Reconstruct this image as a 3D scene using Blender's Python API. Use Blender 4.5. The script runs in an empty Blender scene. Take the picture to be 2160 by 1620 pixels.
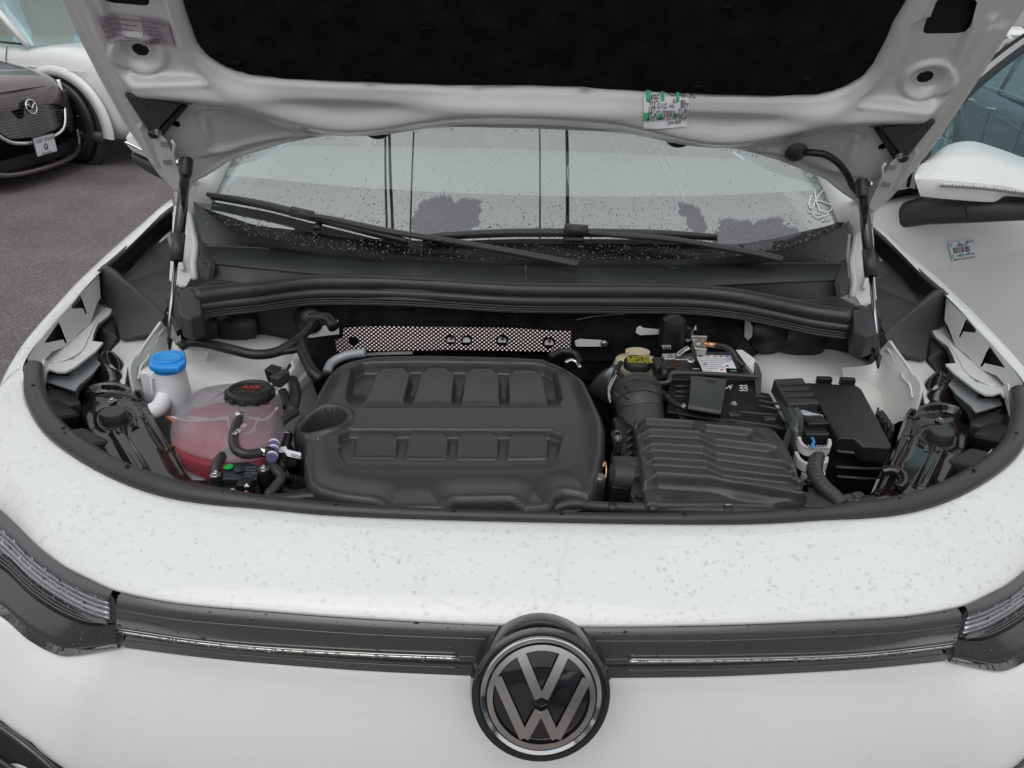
import bpy, bmesh, math, random
import numpy as np
from mathutils import Vector, Matrix
from mathutils.geometry import tessellate_polygon
R = math.radians
rng = random.Random(7)
nr = np.random.RandomState(7)
C = bpy.context.scene.collection
S = bpy.context.scene

# ------------------------------------------------------------------ camera
PIT, YAW, ROLL = R(27.0), R(1.457), R(-2.075)
CAM = np.array([-0.0697, 0.0, 1.6]); FOC = 1560.0
_f = np.array([math.sin(YAW)*math.cos(PIT), math.cos(YAW)*math.cos(PIT), -math.sin(PIT)])
_r = np.array([math.cos(YAW), -math.sin(YAW), 0.0]); _d = np.cross(_f, _r)
RT = _r*math.cos(ROLL)+_d*math.sin(ROLL); DN = -_r*math.sin(ROLL)+_d*math.cos(ROLL)
cd = bpy.data.cameras.new('camera'); cam = bpy.data.objects.new('camera', cd); C.objects.link(cam)
cam.matrix_world = Matrix(((RT[0], -DN[0], -_f[0], CAM[0]), (RT[1], -DN[1], -_f[1], CAM[1]), (RT[2], -DN[2], -_f[2], CAM[2]), (0, 0, 0, 1)))
cd.sensor_fit = 'HORIZONTAL'; cd.sensor_width = 36.0; cd.lens = 36.0*FOC/2160.0
cd.clip_start = 0.02; cd.clip_end = 500
S.camera = cam

# ------------------------------------------------------------------ sky and light (overcast)
W = bpy.data.worlds.new("World"); S.world = W; W.use_nodes = True
wn = W.node_tree.nodes; wl = W.node_tree.links; wn.clear()
CLOUD = 6.5
sky = wn.new('ShaderNodeTexSky'); sky.sky_type = 'NISHITA'; sky.sun_disc = False
sky.sun_elevation = R(58); sky.sun_rotation = R(200); sky.air_density = 1.0; sky.dust_density = 4.0; sky.ozone_density = 1.0
hs = wn.new('ShaderNodeHueSaturation'); hs.inputs['Saturation'].default_value = 0.16
bg = wn.new('ShaderNodeBackground'); bg.inputs['Strength'].default_value = 0.15
wo = wn.new('ShaderNodeOutputWorld')
wt = wn.new('ShaderNodeTexCoord'); wno = wn.new('ShaderNodeTexNoise'); wno.inputs['Scale'].default_value = 2.2; wno.inputs['Detail'].default_value = 5
wcl = wn.new('ShaderNodeValToRGB'); wcl.color_ramp.elements[0].position = .3; wcl.color_ramp.elements[0].color = (.80, .83, .86, 1); wcl.color_ramp.elements[1].position = .7; wcl.color_ramp.elements[1].color = (1, 1, 1, 1)
wsc = wn.new('ShaderNodeVectorMath'); wsc.operation = 'SCALE'; wsc.inputs['Scale'].default_value = CLOUD
wmx = wn.new('ShaderNodeMix'); wmx.data_type = 'RGBA'; wmx.inputs[0].default_value = .75
wl.new(wt.outputs['Generated'], wno.inputs['Vector']); wl.new(wno.outputs[0], wcl.inputs[0]); wl.new(wcl.outputs[0], wsc.inputs[0])
# overcast sky: three times brighter overhead than at the horizon
wsx = wn.new('ShaderNodeSeparateXYZ'); wl.new(wt.outputs['Generated'], wsx.inputs[0])
wmr = wn.new('ShaderNodeMapRange'); wmr.inputs['From Min'].default_value = 0; wmr.inputs['From Max'].default_value = 1; wmr.inputs['To Min'].default_value = CLOUD*.42; wmr.inputs['To Max'].default_value = CLOUD*1.3
wl.new(wsx.outputs[2], wmr.inputs[0]); wl.new(wmr.outputs[0], wsc.inputs['Scale'])
wl.new(sky.outputs[0], hs.inputs['Color']); wl.new(hs.outputs[0], wmx.inputs[6]); wl.new(wsc.outputs[0], wmx.inputs[7]); wl.new(wmx.outputs[2], bg.inputs['Color']); wl.new(bg.outputs[0], wo.inputs[0])
sd = bpy.data.lights.new('sun', 'SUN'); sd.energy = 0.6; sd.angle = R(60); sd.color = (1, 0.97, 0.93)
so = bpy.data.objects.new('sun', sd); C.objects.link(so); so.rotation_euler = (R(38), 0, R(-14))
S.view_settings.view_transform = 'Standard'; S.view_settings.look = 'None'
S.view_settings.exposure = -0.04; S.view_settings.gamma = 1.0; S.view_settings.use_curve_mapping = False
S.cycles.use_denoising = True
S.cycles.max_bounces = 10; S.cycles.diffuse_bounces = 4; S.cycles.glossy_bounces = 4
S.cycles.transmission_bounces = 8; S.cycles.transparent_max_bounces = 16
S.cycles.sample_clamp_indirect = 6.0

# ------------------------------------------------------------------ measuring helpers
def ray(px, py): return _f*FOC+RT*(px-1080)+DN*(py-810)
def pz(px, py, z):
    v = ray(px, py); return CAM+v*((z-CAM[2])/v[2])
def py_(px, py, y):
    v = ray(px, py); return CAM+v*((y-CAM[1])/v[1])
def px_(px, py, x):
    v = ray(px, py); return CAM+v*((x-CAM[0])/v[0])
def pn(px, py, p0, n):
    v = ray(px, py); return CAM+v*(np.dot(n, np.array(p0)-CAM)/np.dot(n, v))
HA = R(58); HP0 = np.array([0, 1.80, 1.2]); HN = np.array([0, -math.sin(HA), -math.cos(HA)]); HS = np.array([0, -math.cos(HA), math.sin(HA)])
def hood(px, py, off=0.0):
    return pn(px, py, HP0+HN*off, HN)
def hxs(px, py, off=0.0):
    q = hood(px, py, off); return (q[0], float(np.dot(q-HP0-HN*off, HS)))
def hpt(x, s, h=0.0): return HP0+np.array([x, 0, 0])+HS*s+HN*h
GN = np.array([0, -0.5, 0.866]); GP0 = np.array([0, 1.70, 1.08])
def glass(px, py, off=0.0): return pn(px, py, GP0+GN*off, GN)
def L(pts, z=None):
    return [pz(p[0], p[1], p[2] if len(p) > 2 else z) for p in pts]
def sc(ox, oy, pts, k=3.0):
    return [(ox+p[0]/k, oy+p[1]/k)+tuple(p[2:]) for p in pts]

# ------------------------------------------------------------------ mesh helpers
def link(name, me, parent=None, mats=None, smooth=False):
    o = bpy.data.objects.new(name, me); C.objects.link(o)
    if mats is not None:
        for m in (mats if isinstance(mats, (list, tuple)) else [mats]): me.materials.append(m)
    if smooth: me.polygons.foreach_set('use_smooth', [True]*len(me.polygons))
    if parent is not None:
        o.parent = parent
        if parent.type == 'EMPTY' and not parent.get('local'): o.location = -Vector(parent.location)
    return o
def mesh(name, V, F, mat, parent=None, smooth=False):
    me = bpy.data.meshes.new(name)
    me.from_pydata([tuple(map(float, v)) for v in V], [], [tuple(map(int, f)) for f in F]); me.update()
    return link(name, me, parent, mat, smooth)
def mirror(o, parent=None, name=None):
    me = o.data.copy(); c = o.copy(); c.data = me; C.objects.link(c)
    co = np.empty(len(me.vertices)*3); me.vertices.foreach_get('co', co); co = co.reshape(-1, 3); co[:, 0] *= -1
    me.vertices.foreach_set('co', co.ravel()); me.flip_normals(); me.update()
    if parent is not None: c.parent = parent
    return c
def mirror_tree(o, parent=None):
    c = mirror(o, parent)
    for ch in [k for k in bpy.data.objects if k.parent == o and 'stamped' not in k.name]: mirror_tree(ch, c)
    return c
def solid(o, t, off=-1):
    m = o.modifiers.new('solid', 'SOLIDIFY'); m.thickness = t; m.offset = off; return o
def bev(o, w, seg=2, ang=35):
    m = o.modifiers.new('bevel', 'BEVEL'); m.width = w; m.segments = seg; m.limit_method = 'ANGLE'; m.angle_limit = R(ang)
    o.data.polygons.foreach_set('use_smooth', [True]*len(o.data.polygons))
    w2 = o.modifiers.new('wn', 'WEIGHTED_NORMAL'); w2.keep_sharp = True
    return o
def cr(pts, n, closed=False):
    P = np.array([np.array(p, float) for p in pts]); k = len(P)
    if k == 2 and not closed:
        t = np.linspace(0, 1, n)[:, None]; return P[0]*(1-t)+P[1]*t
    seg = np.linalg.norm(np.diff(P, axis=0, append=P[:1]) if closed else np.diff(P, axis=0), axis=1)
    cum = np.concatenate([[0], np.cumsum(seg)]); T = cum[-1]
    ts = np.linspace(0, T, n, endpoint=not closed)
    out = []
    for t in ts:
        i = min(np.searchsorted(cum, t, side='right')-1, len(seg)-1); i = max(i, 0)
        u = (t-cum[i])/max(seg[i], 1e-9)
        g = (lambda j: P[j % k]) if closed else (lambda j: P[min(max(j, 0), k-1)])
        p0, p1, p2, p3 = g(i-1), g(i), g(i+1), g(i+2)
        d1 = (p2-p0)*0.5; d2 = (p3-p1)*0.5
        L1 = seg[i]; m0 = seg[i-1] if (i > 0 or closed) else L1; m3 = seg[(i+1) % len(seg)] if (i+1 < len(seg) or closed) else L1
        d1 = d1*min(1, 2*L1/(m0+L1+1e-9))*1.0; d2 = d2*min(1, 2*L1/(m3+L1+1e-9))*1.0
        u2, u3 = u*u, u*u*u
        out.append((2*u3-3*u2+1)*p1+(u3-2*u2+u)*d1+(-2*u3+3*u2)*p2+(u3-u2)*d2)
    return np.array(out)
def lin(pts, n):
    P = np.array([np.array(p, float) for p in pts]); seg = np.linalg.norm(np.diff(P, axis=0), axis=1)
    cum = np.concatenate([[0], np.cumsum(seg)]); ts = np.linspace(0, cum[-1], n)
    return np.stack([np.interp(ts, cum, P[:, i]) for i in range(3)], 1)
def loft(name, rows, nu, nv, mat, parent=None, rowsmooth=True, flip=False, usmooth=True, closed=False):
    rr = [cr(r, nu, closed) if usmooth else lin(r, nu) for r in rows]
    if nv and nv > len(rr):
        G = np.array(rr); cols = [(cr(G[:, j], nv) if rowsmooth else lin(G[:, j], nv)) for j in range(nu)]
        G = np.stack(cols, 1)
    else: G = np.array(rr)
    a, b = G.shape[:2]; F = []
    bb = b if closed else b-1
    for i in range(a-1):
        for j in range(bb):
            j2 = (j+1) % b
            f = (i*b+j, i*b+j2, (i+1)*b+j2, (i+1)*b+j)
            F.append(f[::-1] if flip else f)
    return mesh(name, G.reshape(-1, 3), F, mat, parent, True)
def tube(name, pts, r, mat, parent=None, n=None, seg=12, smooth=True, cap=True, flat=1.0):
    n = n or max(8, 6*len(pts))
    P = cr(pts, n) if smooth else np.array([np.array(p, float) for p in pts]); n = len(P)
    rr = np.interp(np.linspace(0, 1, n), np.linspace(0, 1, len(r)), r) if isinstance(r, (list, tuple)) else np.full(n, r)
    T = np.gradient(P, axis=0); T /= np.linalg.norm(T, axis=1)[:, None]+1e-12
    up = np.array([0, 0, 1.0]) if abs(T[0][2]) < 0.9 else np.array([1.0, 0, 0])
    V = []; nrm = np.cross(T[0], up); nrm /= np.linalg.norm(nrm)
    for i in range(n):
        nrm = nrm-T[i]*np.dot(nrm, T[i]); nrm /= np.linalg.norm(nrm)+1e-12; b = np.cross(T[i], nrm)
        for k in range(seg):
            a = 2*math.pi*k/seg; V.append(P[i]+rr[i]*(nrm*math.cos(a)+b*math.sin(a)*flat))
    F = [(i*seg+k, i*seg+(k+1) % seg, (i+1)*seg+(k+1) % seg, (i+1)*seg+k) for i in range(n-1) for k in range(seg)]
    if cap: F += [tuple(range(seg))[::-1], tuple((n-1)*seg+k for k in range(seg))]
    return mesh(name, V, F, mat, parent, True)
def triang(polys):
    return tessellate_polygon([[Vector(map(float, p)) for p in poly] for poly in polys])
def plate(name, outline, t, mat, parent=None, holes=(), bevel=0.0, direction=None, inner=None):
    """solid sheet: outline (+ holes) in 3-D, thickness t along direction (default away from the camera side)"""
    polys = [list(outline)]+[list(h) for h in holes]
    P = [np.array(p, float) for poly in polys for p in poly]
    q = parent; loc_ = False
    while q is not None: loc_ = loc_ or bool(q.get('local')); q = q.parent
    if loc_: tr = triang(polys)
    else:
        def scr2(p):
            w = np.array(p, float)-CAM; zf = w@_f; return (w@RT/zf*10, -(w@DN)/zf*10, 0.0)
        tr = triang([[scr2(p) for p in poly] for poly in polys])
    O = np.array(outline, float); nn = np.zeros(3)
    for i in range(len(O)): nn += np.cross(O[i]-O.mean(0), O[(i+1) % len(O)]-O.mean(0))
    nn /= np.linalg.norm(nn)+1e-12
    if np.dot(nn, CAM-O.mean(0)) < 0: nn = -nn
    dv = -nn*t if direction is None else np.array(direction, float)*t
    N = len(P); V = P+[p+dv for p in P]; F = []
    for a, b, c in tr:
        n1 = np.cross(P[b]-P[a], P[c]-P[a])
        if np.dot(n1, -dv) < 0: a, b, c = a, c, b
        F.append((a, b, c)); F.append((a+N, c+N, b+N))
    k = 0
    for poly in polys:
        m = len(poly)
        for i in range(m): F.append((k+i, k+(i+1) % m, k+N+(i+1) % m, k+N+i))
        k += m
    o = mesh(name, V, F, mat, parent)
    bm = bmesh.new(); bm.from_mesh(o.data); bmesh.ops.dissolve_limit(bm, angle_limit=0.01, verts=bm.verts, edges=bm.edges)
    bmesh.ops.recalc_face_normals(bm, faces=bm.faces); bm.to_mesh(o.data); bm.free()
    if bevel: bev(o, bevel)
    return o
def box(name, c, s, mat, parent=None, rot=(0, 0, 0), bevel=0.0, M=None):
    V = []; 
    Mx = M if M is not None else Matrix.Rotation(rot[2], 3, 'Z') @ Matrix.Rotation(rot[1], 3, 'Y') @ Matrix.Rotation(rot[0], 3, 'X')
    for x in (-.5, .5):
        for y in (-.5, .5):
            for z in (-.5, .5): V.append(Vector(c)+Mx @ Vector((x*s[0], y*s[1], z*s[2])))
    F = [(0, 1, 3, 2), (4, 6, 7, 5), (0, 4, 5, 1), (2, 3, 7, 6), (0, 2, 6, 4), (1, 5, 7, 3)]
    o = mesh(name, V, F, mat, parent)
    if bevel: bev(o, bevel)
    return o
def frame(axis):
    a = np.array(axis, float); a /= np.linalg.norm(a)
    u = np.cross(a, [0, 0, 1.0]) if abs(a[2]) < .9 else np.cross(a, [0, 1.0, 0]); u /= np.linalg.norm(u)
    return u, np.cross(a, u), a
def lathe(name, base, axis, prof, mat, parent=None, seg=32, sq=(1, 1), smooth=True, uv=None, ang=40):
    """prof: (radius, height) pairs along axis"""
    u, v, a = frame(axis) if uv is None else uv; base = np.array(base, float)
    V = []; F = []; m = len(prof)
    for r_, h in prof:
        for k in range(seg):
            t = 2*math.pi*k/seg; V.append(base+a*h+u*r_*math.cos(t)*sq[0]+v*r_*math.sin(t)*sq[1])
    for i in range(m-1):
        for k in range(seg): F.append((i*seg+k, i*seg+(k+1) % seg, (i+1)*seg+(k+1) % seg, (i+1)*seg+k))
    F.append(tuple(range(seg))[::-1]); F.append(tuple((m-1)*seg+k for k in range(seg)))
    o = mesh(name, V, F, mat, parent, smooth)
    if smooth:
        e = o.modifiers.new('es', 'EDGE_SPLIT'); e.split_angle = R(ang)
    return o
from mathutils.bvhtree import BVHTree
def onto(o, px, py, off=0.0):
    me = o.data; b = getattr(onto, 'c', {}); onto.c = b
    if o.name not in b: b[o.name] = BVHTree.FromPolygons([v.co.copy() for v in me.vertices], [tuple(p.vertices) for p in me.polygons])
    v = Vector(ray(px, py)).normalized(); h = b[o.name].ray_cast(Vector(CAM), v)
    if h[0] is None: return None
    return np.array(h[0]-v*off)
def drape(o, target, nrm, off):
    bpy.context.view_layer.update(); onto(target, 0, 0); b = onto.c[target.name]; mw = o.matrix_world; mi = mw.inverted(); n = Vector(nrm)
    tm = Matrix.Translation(Vector(car.location)) if False else Matrix.Identity(4)
    vs = o.data.vertices; c_ = [mw @ v.co for v in vs]; mh = min(p.dot(n) for p in c_)
    for v, p in zip(vs, c_):
        h = b.ray_cast(p+n*.12, -n)
        if h[0] is not None: v.co = mi @ (h[0]+n*(off+min(p.dot(n)-mh, .0004)))
def bolt(name, c, axis, r, mat, parent):
    return lathe(name, c, axis, [(r*1.5, 0), (r*1.5, r*.25), (r, r*.3), (r, r*1.0), (r*.8, r*1.15)], mat, parent, seg=6 if r > 0.004 else 10)

def sdf(poly, X, Y):
    P = np.array(poly, float)[:, :2]; Q = np.roll(P, -1, 0)
    d = np.full(X.shape, 1e9); ins = np.zeros(X.shape, bool)
    for (ax, ay), (bx, by) in zip(P, Q):
        ex, ey = bx-ax, by-ay; wx, wy = X-ax, Y-ay
        t = np.clip((wx*ex+wy*ey)/(ex*ex+ey*ey+1e-12), 0, 1)
        d = np.minimum(d, (wx-ex*t)**2+(wy-ey*t)**2)
        c = ((ay <= Y) & (by > Y)) | ((by <= Y) & (ay > Y))
        xi = ax+(Y-ay)/(by-ay+1e-12)*ex
        ins ^= c & (X < xi)
    d = np.sqrt(d); return np.where(ins, -d, d)
def ldist(line, X, Y):
    P = np.array(line, float)[:, :2]; d = np.full(X.shape, 1e9)
    for (ax, ay), (bx, by) in zip(P[:-1], P[1:]):
        ex, ey = bx-ax, by-ay; wx, wy = X-ax, Y-ay
        t = np.clip((wx*ex+wy*ey)/(ex*ex+ey*ey+1e-12), 0, 1)
        d = np.minimum(d, (wx-ex*t)**2+(wy-ey*t)**2)
    return np.sqrt(d)
def sst(e0, e1, x):
    t = np.clip((x-e0)/(e1-e0), 0, 1); return t*t*(3-2*t)
def cr2(line, n=60): return [tuple(p[:2]) for p in cr([(p[0], p[1], 0) for p in line], n)]
def rnd(poly, r, n=6):
    """round the corners of a 2-D polygon"""
    P = [np.array(p[:2], float) for p in poly]; out = []
    for i in range(len(P)):
        a, b, c = P[i-1], P[i], P[(i+1) % len(P)]
        la, lc = np.linalg.norm(a-b), np.linalg.norm(c-b); q = min(r, la*.45, lc*.45)
        p0 = b+(a-b)/max(la, 1e-9)*q; p1 = b+(c-b)/max(lc, 1e-9)*q
        for k in range(n+1):
            t = k/n; out.append((1-t)**2*p0+2*t*(1-t)*b+t*t*p1)
    return out
def relief(name, out, height, mat, parent=None, cell=0.003, edge=0.006, drop=0.05, base=0.0, place=None, rad=0.008, matf=None, cut=None):
    """height field over a rounded outline; the border falls away as a real side wall"""
    poly = rnd(out, rad) if rad else [np.array(p[:2]) for p in out]
    A = np.array(poly); mn = A.min(0)-edge*2; mx = A.max(0)+edge*2
    nx = int((mx[0]-mn[0])/cell)+2; ny = int((mx[1]-mn[1])/cell)+2
    X, Y = np.meshgrid(np.linspace(mn[0], mx[0], nx), np.linspace(mn[1], mx[1], ny), indexing='ij')
    D = sdf(poly, X, Y)
    H = height(X, Y, D)
    lip = -edge*(1-np.sqrt(np.clip(1-np.clip((D+edge)/edge, 0, 1)**2, 0, 1)))
    H = H+lip-drop*sst(0, cell*1.6, D)
    # pull the outer ring onto the outline so the edge is clean
    gx, gy = np.gradient(D, X[1, 0]-X[0, 0], Y[0, 1]-Y[0, 0])
    gl = np.sqrt(gx*gx+gy*gy)+1e-9; m = (D > 0)
    X = np.where(m, X-gx/gl*D*0.85, X); Y = np.where(m, Y-gy/gl*D*0.85, Y)
    keep = D < cell*2.6
    idx = -np.ones(X.shape, int)
    fk = keep[:-1, :-1] & keep[1:, :-1] & keep[1:, 1:] & keep[:-1, 1:]
    if cut is not None:
        cd_ = cut(X, Y); dx_ = X[1, 0]-X[0, 0]; cx, cy = np.gradient(cd_, dx_, Y[0, 1]-Y[0, 0]); cl = np.sqrt(cx*cx+cy*cy)+1e-9
        sn_ = np.abs(cd_) < cell*.62
        X = np.where(sn_, X-cx/cl*cd_, X); Y = np.where(sn_, Y-cy/cl*cd_, Y); cd_ = np.where(sn_, 0, cd_)
        mean = (cd_[:-1, :-1]+cd_[1:, :-1]+cd_[1:, 1:]+cd_[:-1, 1:])/4; fk &= ~(mean < -1e-5)
    used = np.zeros(X.shape, bool)
    used[:-1, :-1] |= fk; used[1:, :-1] |= fk; used[1:, 1:] |= fk; used[:-1, 1:] |= fk
    idx[used] = np.arange(used.sum())
    xs, ys, hs_ = X[used], Y[used], H[used]
    V = place(xs, ys, hs_) if place else np.stack([xs, ys, base+hs_], 1)
    i, j = np.nonzero(fk)
    F = np.stack([idx[i, j], idx[i+1, j], idx[i+1, j+1], idx[i, j+1]], 1)
    me = bpy.data.meshes.new(name)
    me.vertices.add(len(V)); me.vertices.foreach_set('co', V.ravel())
    me.loops.add(F.size); me.loops.foreach_set('vertex_index', F.ravel())
    me.polygons.add(len(F)); me.polygons.foreach_set('loop_start', np.arange(len(F))*4)
    me.polygons.foreach_set('loop_total', np.full(len(F), 4)); me.update(calc_edges=True); me.validate()
    o = link(name, me, parent, mat, True)
    if matf is not None:
        mi = matf(X[i, j], Y[i, j]).astype(int)
        me.polygons.foreach_set('material_index', mi)
    return o
def hoodplace(x, s, h):
    return HP0[None]+np.outer(x, [1, 0, 0])+np.outer(s, HS)+np.outer(h, HN)
def text(name, body, pos, xdir, ydir, size, mat, parent, extr=0.0002, off=0.0006):
    cu = bpy.data.curves.new(name, 'FONT'); cu.body = body; cu.size = size; cu.extrude = extr
    o0 = bpy.data.objects.new('tmp', cu); C.objects.link(o0)
    me = bpy.data.meshes.new_from_object(o0.evaluated_get(bpy.context.evaluated_depsgraph_get())); bpy.data.objects.remove(o0); bpy.data.curves.remove(cu)
    me.name = name; me.materials.clear(); me.materials.append(mat)
    o = bpy.data.objects.new(name, me); C.objects.link(o)
    x = Vector(xdir).normalized(); y = Vector(ydir); y = (y-x*y.dot(x)).normalized(); z = x.cross(y)
    p = Vector(pos)+z*off
    M4 = Matrix(((x.x, y.x, z.x, p.x), (x.y, y.y, z.y, p.y), (x.z, y.z, z.z, p.z), (0, 0, 0, 1)))
    o.parent = parent
    if parent.type == 'EMPTY' and not parent.get('local'): M4 = Matrix.Translation(-Vector(parent.location)) @ M4
    o.matrix_local = M4
    return o
def empty(name, loc, label, cat, group=None, rot=0, local=False):
    o = bpy.data.objects.new(name, None); C.objects.link(o); o.location = loc; o.rotation_euler = (0, 0, rot)
    o['label'] = label; o['category'] = cat; o.empty_display_size = 0.1
    if group: o['group'] = group
    if local: o['local'] = 1
    return o

# ------------------------------------------------------------------ materials
def mat(name, col, rough=0.5, metal=0.0, spec=0.5, coat=0.0, bump=None, bscale=200.0, bstr=0.1, var=0.0, vscale=8.0, rvar=0.0, alpha=None, trans=0.0, ior=None, dots=None, coatr=0.05, detail=4.0):
    m = bpy.data.materials.new(name); m.use_nodes = True; nt = m.node_tree; b = nt.nodes['Principled BSDF']
    b.inputs['Base Color'].default_value = (*col, 1); b.inputs['Roughness'].default_value = rough
    b.inputs['Metallic'].default_value = metal; b.inputs['Specular IOR Level'].default_value = spec
    b.inputs['Coat Weight'].default_value = coat; b.inputs['Coat Roughness'].default_value = coatr
    b.inputs['Transmission Weight'].default_value = trans
    if ior: b.inputs['IOR'].default_value = ior
    tc = nt.nodes.new('ShaderNodeTexCoord')
    if var or rvar:
        n = nt.nodes.new('ShaderNodeTexNoise'); n.inputs['Scale'].default_value = vscale; n.inputs['Detail'].default_value = 6
        nt.links.new(tc.outputs['Object'], n.inputs['Vector'])
        if var:
            mr = nt.nodes.new('ShaderNodeMapRange'); mr.inputs['From Min'].default_value = .3; mr.inputs['From Max'].default_value = .7
            mr.inputs['To Min'].default_value = 1-var; mr.inputs['To Max'].default_value = 1+var
            nt.links.new(n.outputs[0], mr.inputs[0])
            mx = nt.nodes.new('ShaderNodeVectorMath'); mx.operation = 'SCALE'; mx.inputs[0].default_value = col
            nt.links.new(mr.outputs[0], mx.inputs['Scale']); nt.links.new(mx.outputs[0], b.inputs['Base Color'])
        if rvar:
            mr = nt.nodes.new('ShaderNodeMapRange'); mr.inputs['From Min'].default_value = .3; mr.inputs['From Max'].default_value = .7
            mr.inputs['To Min'].default_value = max(rough-rvar, 0); mr.inputs['To Max'].default_value = rough+rvar
            nt.links.new(n.outputs[0], mr.inputs[0]); nt.links.new(mr.outputs[0], b.inputs['Roughness'])
    if bump:
        if bump == 'noise': t = nt.nodes.new('ShaderNodeTexNoise'); t.inputs['Detail'].default_value = detail; out = t.outputs[0]
        else: t = nt.nodes.new('ShaderNodeTexVoronoi'); out = t.outputs['Distance']
        t.inputs['Scale'].default_value = bscale; nt.links.new(tc.outputs['Object'], t.inputs['Vector'])
        bp = nt.nodes.new('ShaderNodeBump'); bp.inputs['Strength'].default_value = bstr; bp.inputs['Distance'].default_value = .01
        nt.links.new(out, bp.inputs['Height']); nt.links.new(bp.outputs[0], b.inputs['Normal'])
    if alpha is not None:
        b.inputs['Alpha'].default_value = alpha
    return m
M = {}
M['paint'] = mat('white_paint', (.75, .775, .755), .32, coat=1.0, coatr=.03, var=.015, vscale=3, bump='noise', bscale=420, bstr=.012)
M['paintin'] = mat('white_primer', (.66, .68, .655), .38, coat=.35, coatr=.15, var=.03, vscale=6, bump='noise', bscale=150, bstr=.02)
M['hoodin'] = mat('hood_inner_paint', (.64, .65, .63), .30, coat=.6, coatr=.1, var=.02, vscale=5, bump='noise', bscale=180, bstr=.015)
M['plastic'] = mat('black_plastic', (.045, .044, .046), .42, spec=.5, bump='noise', bscale=1400, bstr=.12, var=.10, vscale=14, rvar=.06)
M['plastic2'] = mat('grey_black_plastic', (.050, .048, .050), .28, spec=.5, bump='noise', bscale=900, bstr=.08, var=.12, vscale=20, rvar=.08)
M['cover'] = mat('engine_cover_plastic', (.048, .047, .048), .32, spec=.6, bump='noise', bscale=1800, bstr=.07, var=.05, vscale=9, rvar=.04)
M['blackp'] = mat('deep_black_plastic', (.014, .014, .015), .38, spec=.5, bump='noise', bscale=700, bstr=.1, var=.2, vscale=25, rvar=.1)
M['cowl'] = mat('cowl_plastic', (.040, .045, .048), .38, spec=.45, bump='noise', bscale=1300, bstr=.08, var=.08, vscale=12, rvar=.05)
M['rubber'] = mat('black_rubber', (.036, .033, .034), .36, spec=.5, bump='noise', bscale=600, bstr=.05, var=.12, vscale=10, rvar=.08)
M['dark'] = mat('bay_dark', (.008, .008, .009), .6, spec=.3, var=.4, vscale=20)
M['felt'] = mat('black_felt', (.011, .0115, .0125), .95, spec=.1, bump='noise', bscale=260, bstr=.5, var=.5, vscale=22)
M['ed'] = mat('black_ecoat', (.015, .012, .010), .06, spec=.8, coat=0, bump='noise', bscale=16, bstr=.04, var=.3, vscale=12)
M['gloss'] = mat('gloss_black', (.012, .012, .014), .07, coat=1, coatr=.02)
M['glossd'] = mat('smoked_trim', (.062, .060, .068), .22, coat=1, coatr=.06)
M['chrome'] = mat('chrome', (.80, .81, .83), .07, metal=1)
M['silver'] = mat('silver_trim', (.72, .71, .68), .2, metal=1)
M['steel'] = mat('zinc_steel', (.55, .54, .52), .33, metal=1, bump='noise', bscale=300, bstr=.1, var=.15, vscale=60)
M['rod'] = mat('piston_rod', (.32, .35, .38), .18, metal=1)
M['brass'] = mat('copper_brass', (.72, .40, .24), .35, metal=1)
M['blue'] = mat('blue_cap', (.02, .30, .80), .36, spec=.5, bump='noise', bscale=400, bstr=.04)
M['yellow'] = mat('yellow_print', (.50, .50, .02), .6)
M['milky'] = mat('milky_plastic', (.80, .81, .84), .42, spec=.5, var=.04, vscale=20)
M['cream'] = mat('cream_plastic', (.62, .55, .38), .42, var=.08, vscale=30)
M['coolant'] = mat('coolant', (.62, .008, .045), .3, var=.2, vscale=10)
M['white'] = mat('white_label', (.74, .76, .80), .5)
M['green'] = mat('green_print', (.08, .50, .24), .5)
M['teal'] = mat('teal_print', (.15, .60, .62), .5)
M['ink'] = mat('black_ink', (.02, .02, .025), .6)
M['red'] = mat('orange_red_print', (.55, .05, .015), .5)
M['orange'] = mat('orange_plastic', (.50, .13, .01), .4)
M['greendot'] = mat('green_dot', (.01, .42, .08), .5)
M['violet'] = mat('violet_clamp', (.16, .14, .30), .35)
M['lilac'] = mat('lilac_label', (.36, .31, .36), .55, var=.08, vscale=60)
M['lilacl'] = mat('lilac_label_pale', (.50, .49, .50), .5, var=.05, vscale=60)
M['lilactext'] = mat('lilac_ink', (.22, .16, .22), .6)
M['frit'] = mat('windscreen_frit', (.008, .008, .009), .3, spec=.25)
M['green_paint'] = mat('greenish_pillar', (.55, .68, .60), .4, coat=.5)
M['clip'] = mat('grey_clip', (.55, .56, .54), .45, bump='noise', bscale=300, bstr=.05)
M['galv'] = mat('grey_bracket', (.36, .39, .41), .42, metal=.2, coat=.2)
M['glassy'] = mat('lamp_glass', (.9, .9, .9), .03, trans=1.0, ior=1.3)
# rain drops: refraction's dark rim put into the tint, plus glossy highlights
m = bpy.data.materials.new('water'); m.use_nodes = True; nt = m.node_tree; nt.nodes.clear()
g = nt.nodes.new('ShaderNodeBsdfGlossy'); g.inputs['Roughness'].default_value = .02
t = nt.nodes.new('ShaderNodeBsdfTransparent'); lw = nt.nodes.new('ShaderNodeLayerWeight'); lw.inputs[0].default_value = .35
rl = nt.nodes.new('ShaderNodeValToRGB'); rl.color_ramp.elements[0].position = .25; rl.color_ramp.elements[0].color = (.985, .987, .99, 1); rl.color_ramp.elements[1].position = .9; rl.color_ramp.elements[1].color = (.84, .86, .87, 1)
nt.links.new(lw.outputs['Facing'], rl.inputs[0]); nt.links.new(rl.outputs[0], t.inputs[0])
fr = nt.nodes.new('ShaderNodeFresnel'); fr.inputs[0].default_value = 1.36
mx = nt.nodes.new('ShaderNodeMixShader'); o_ = nt.nodes.new('ShaderNodeOutputMaterial')
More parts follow.
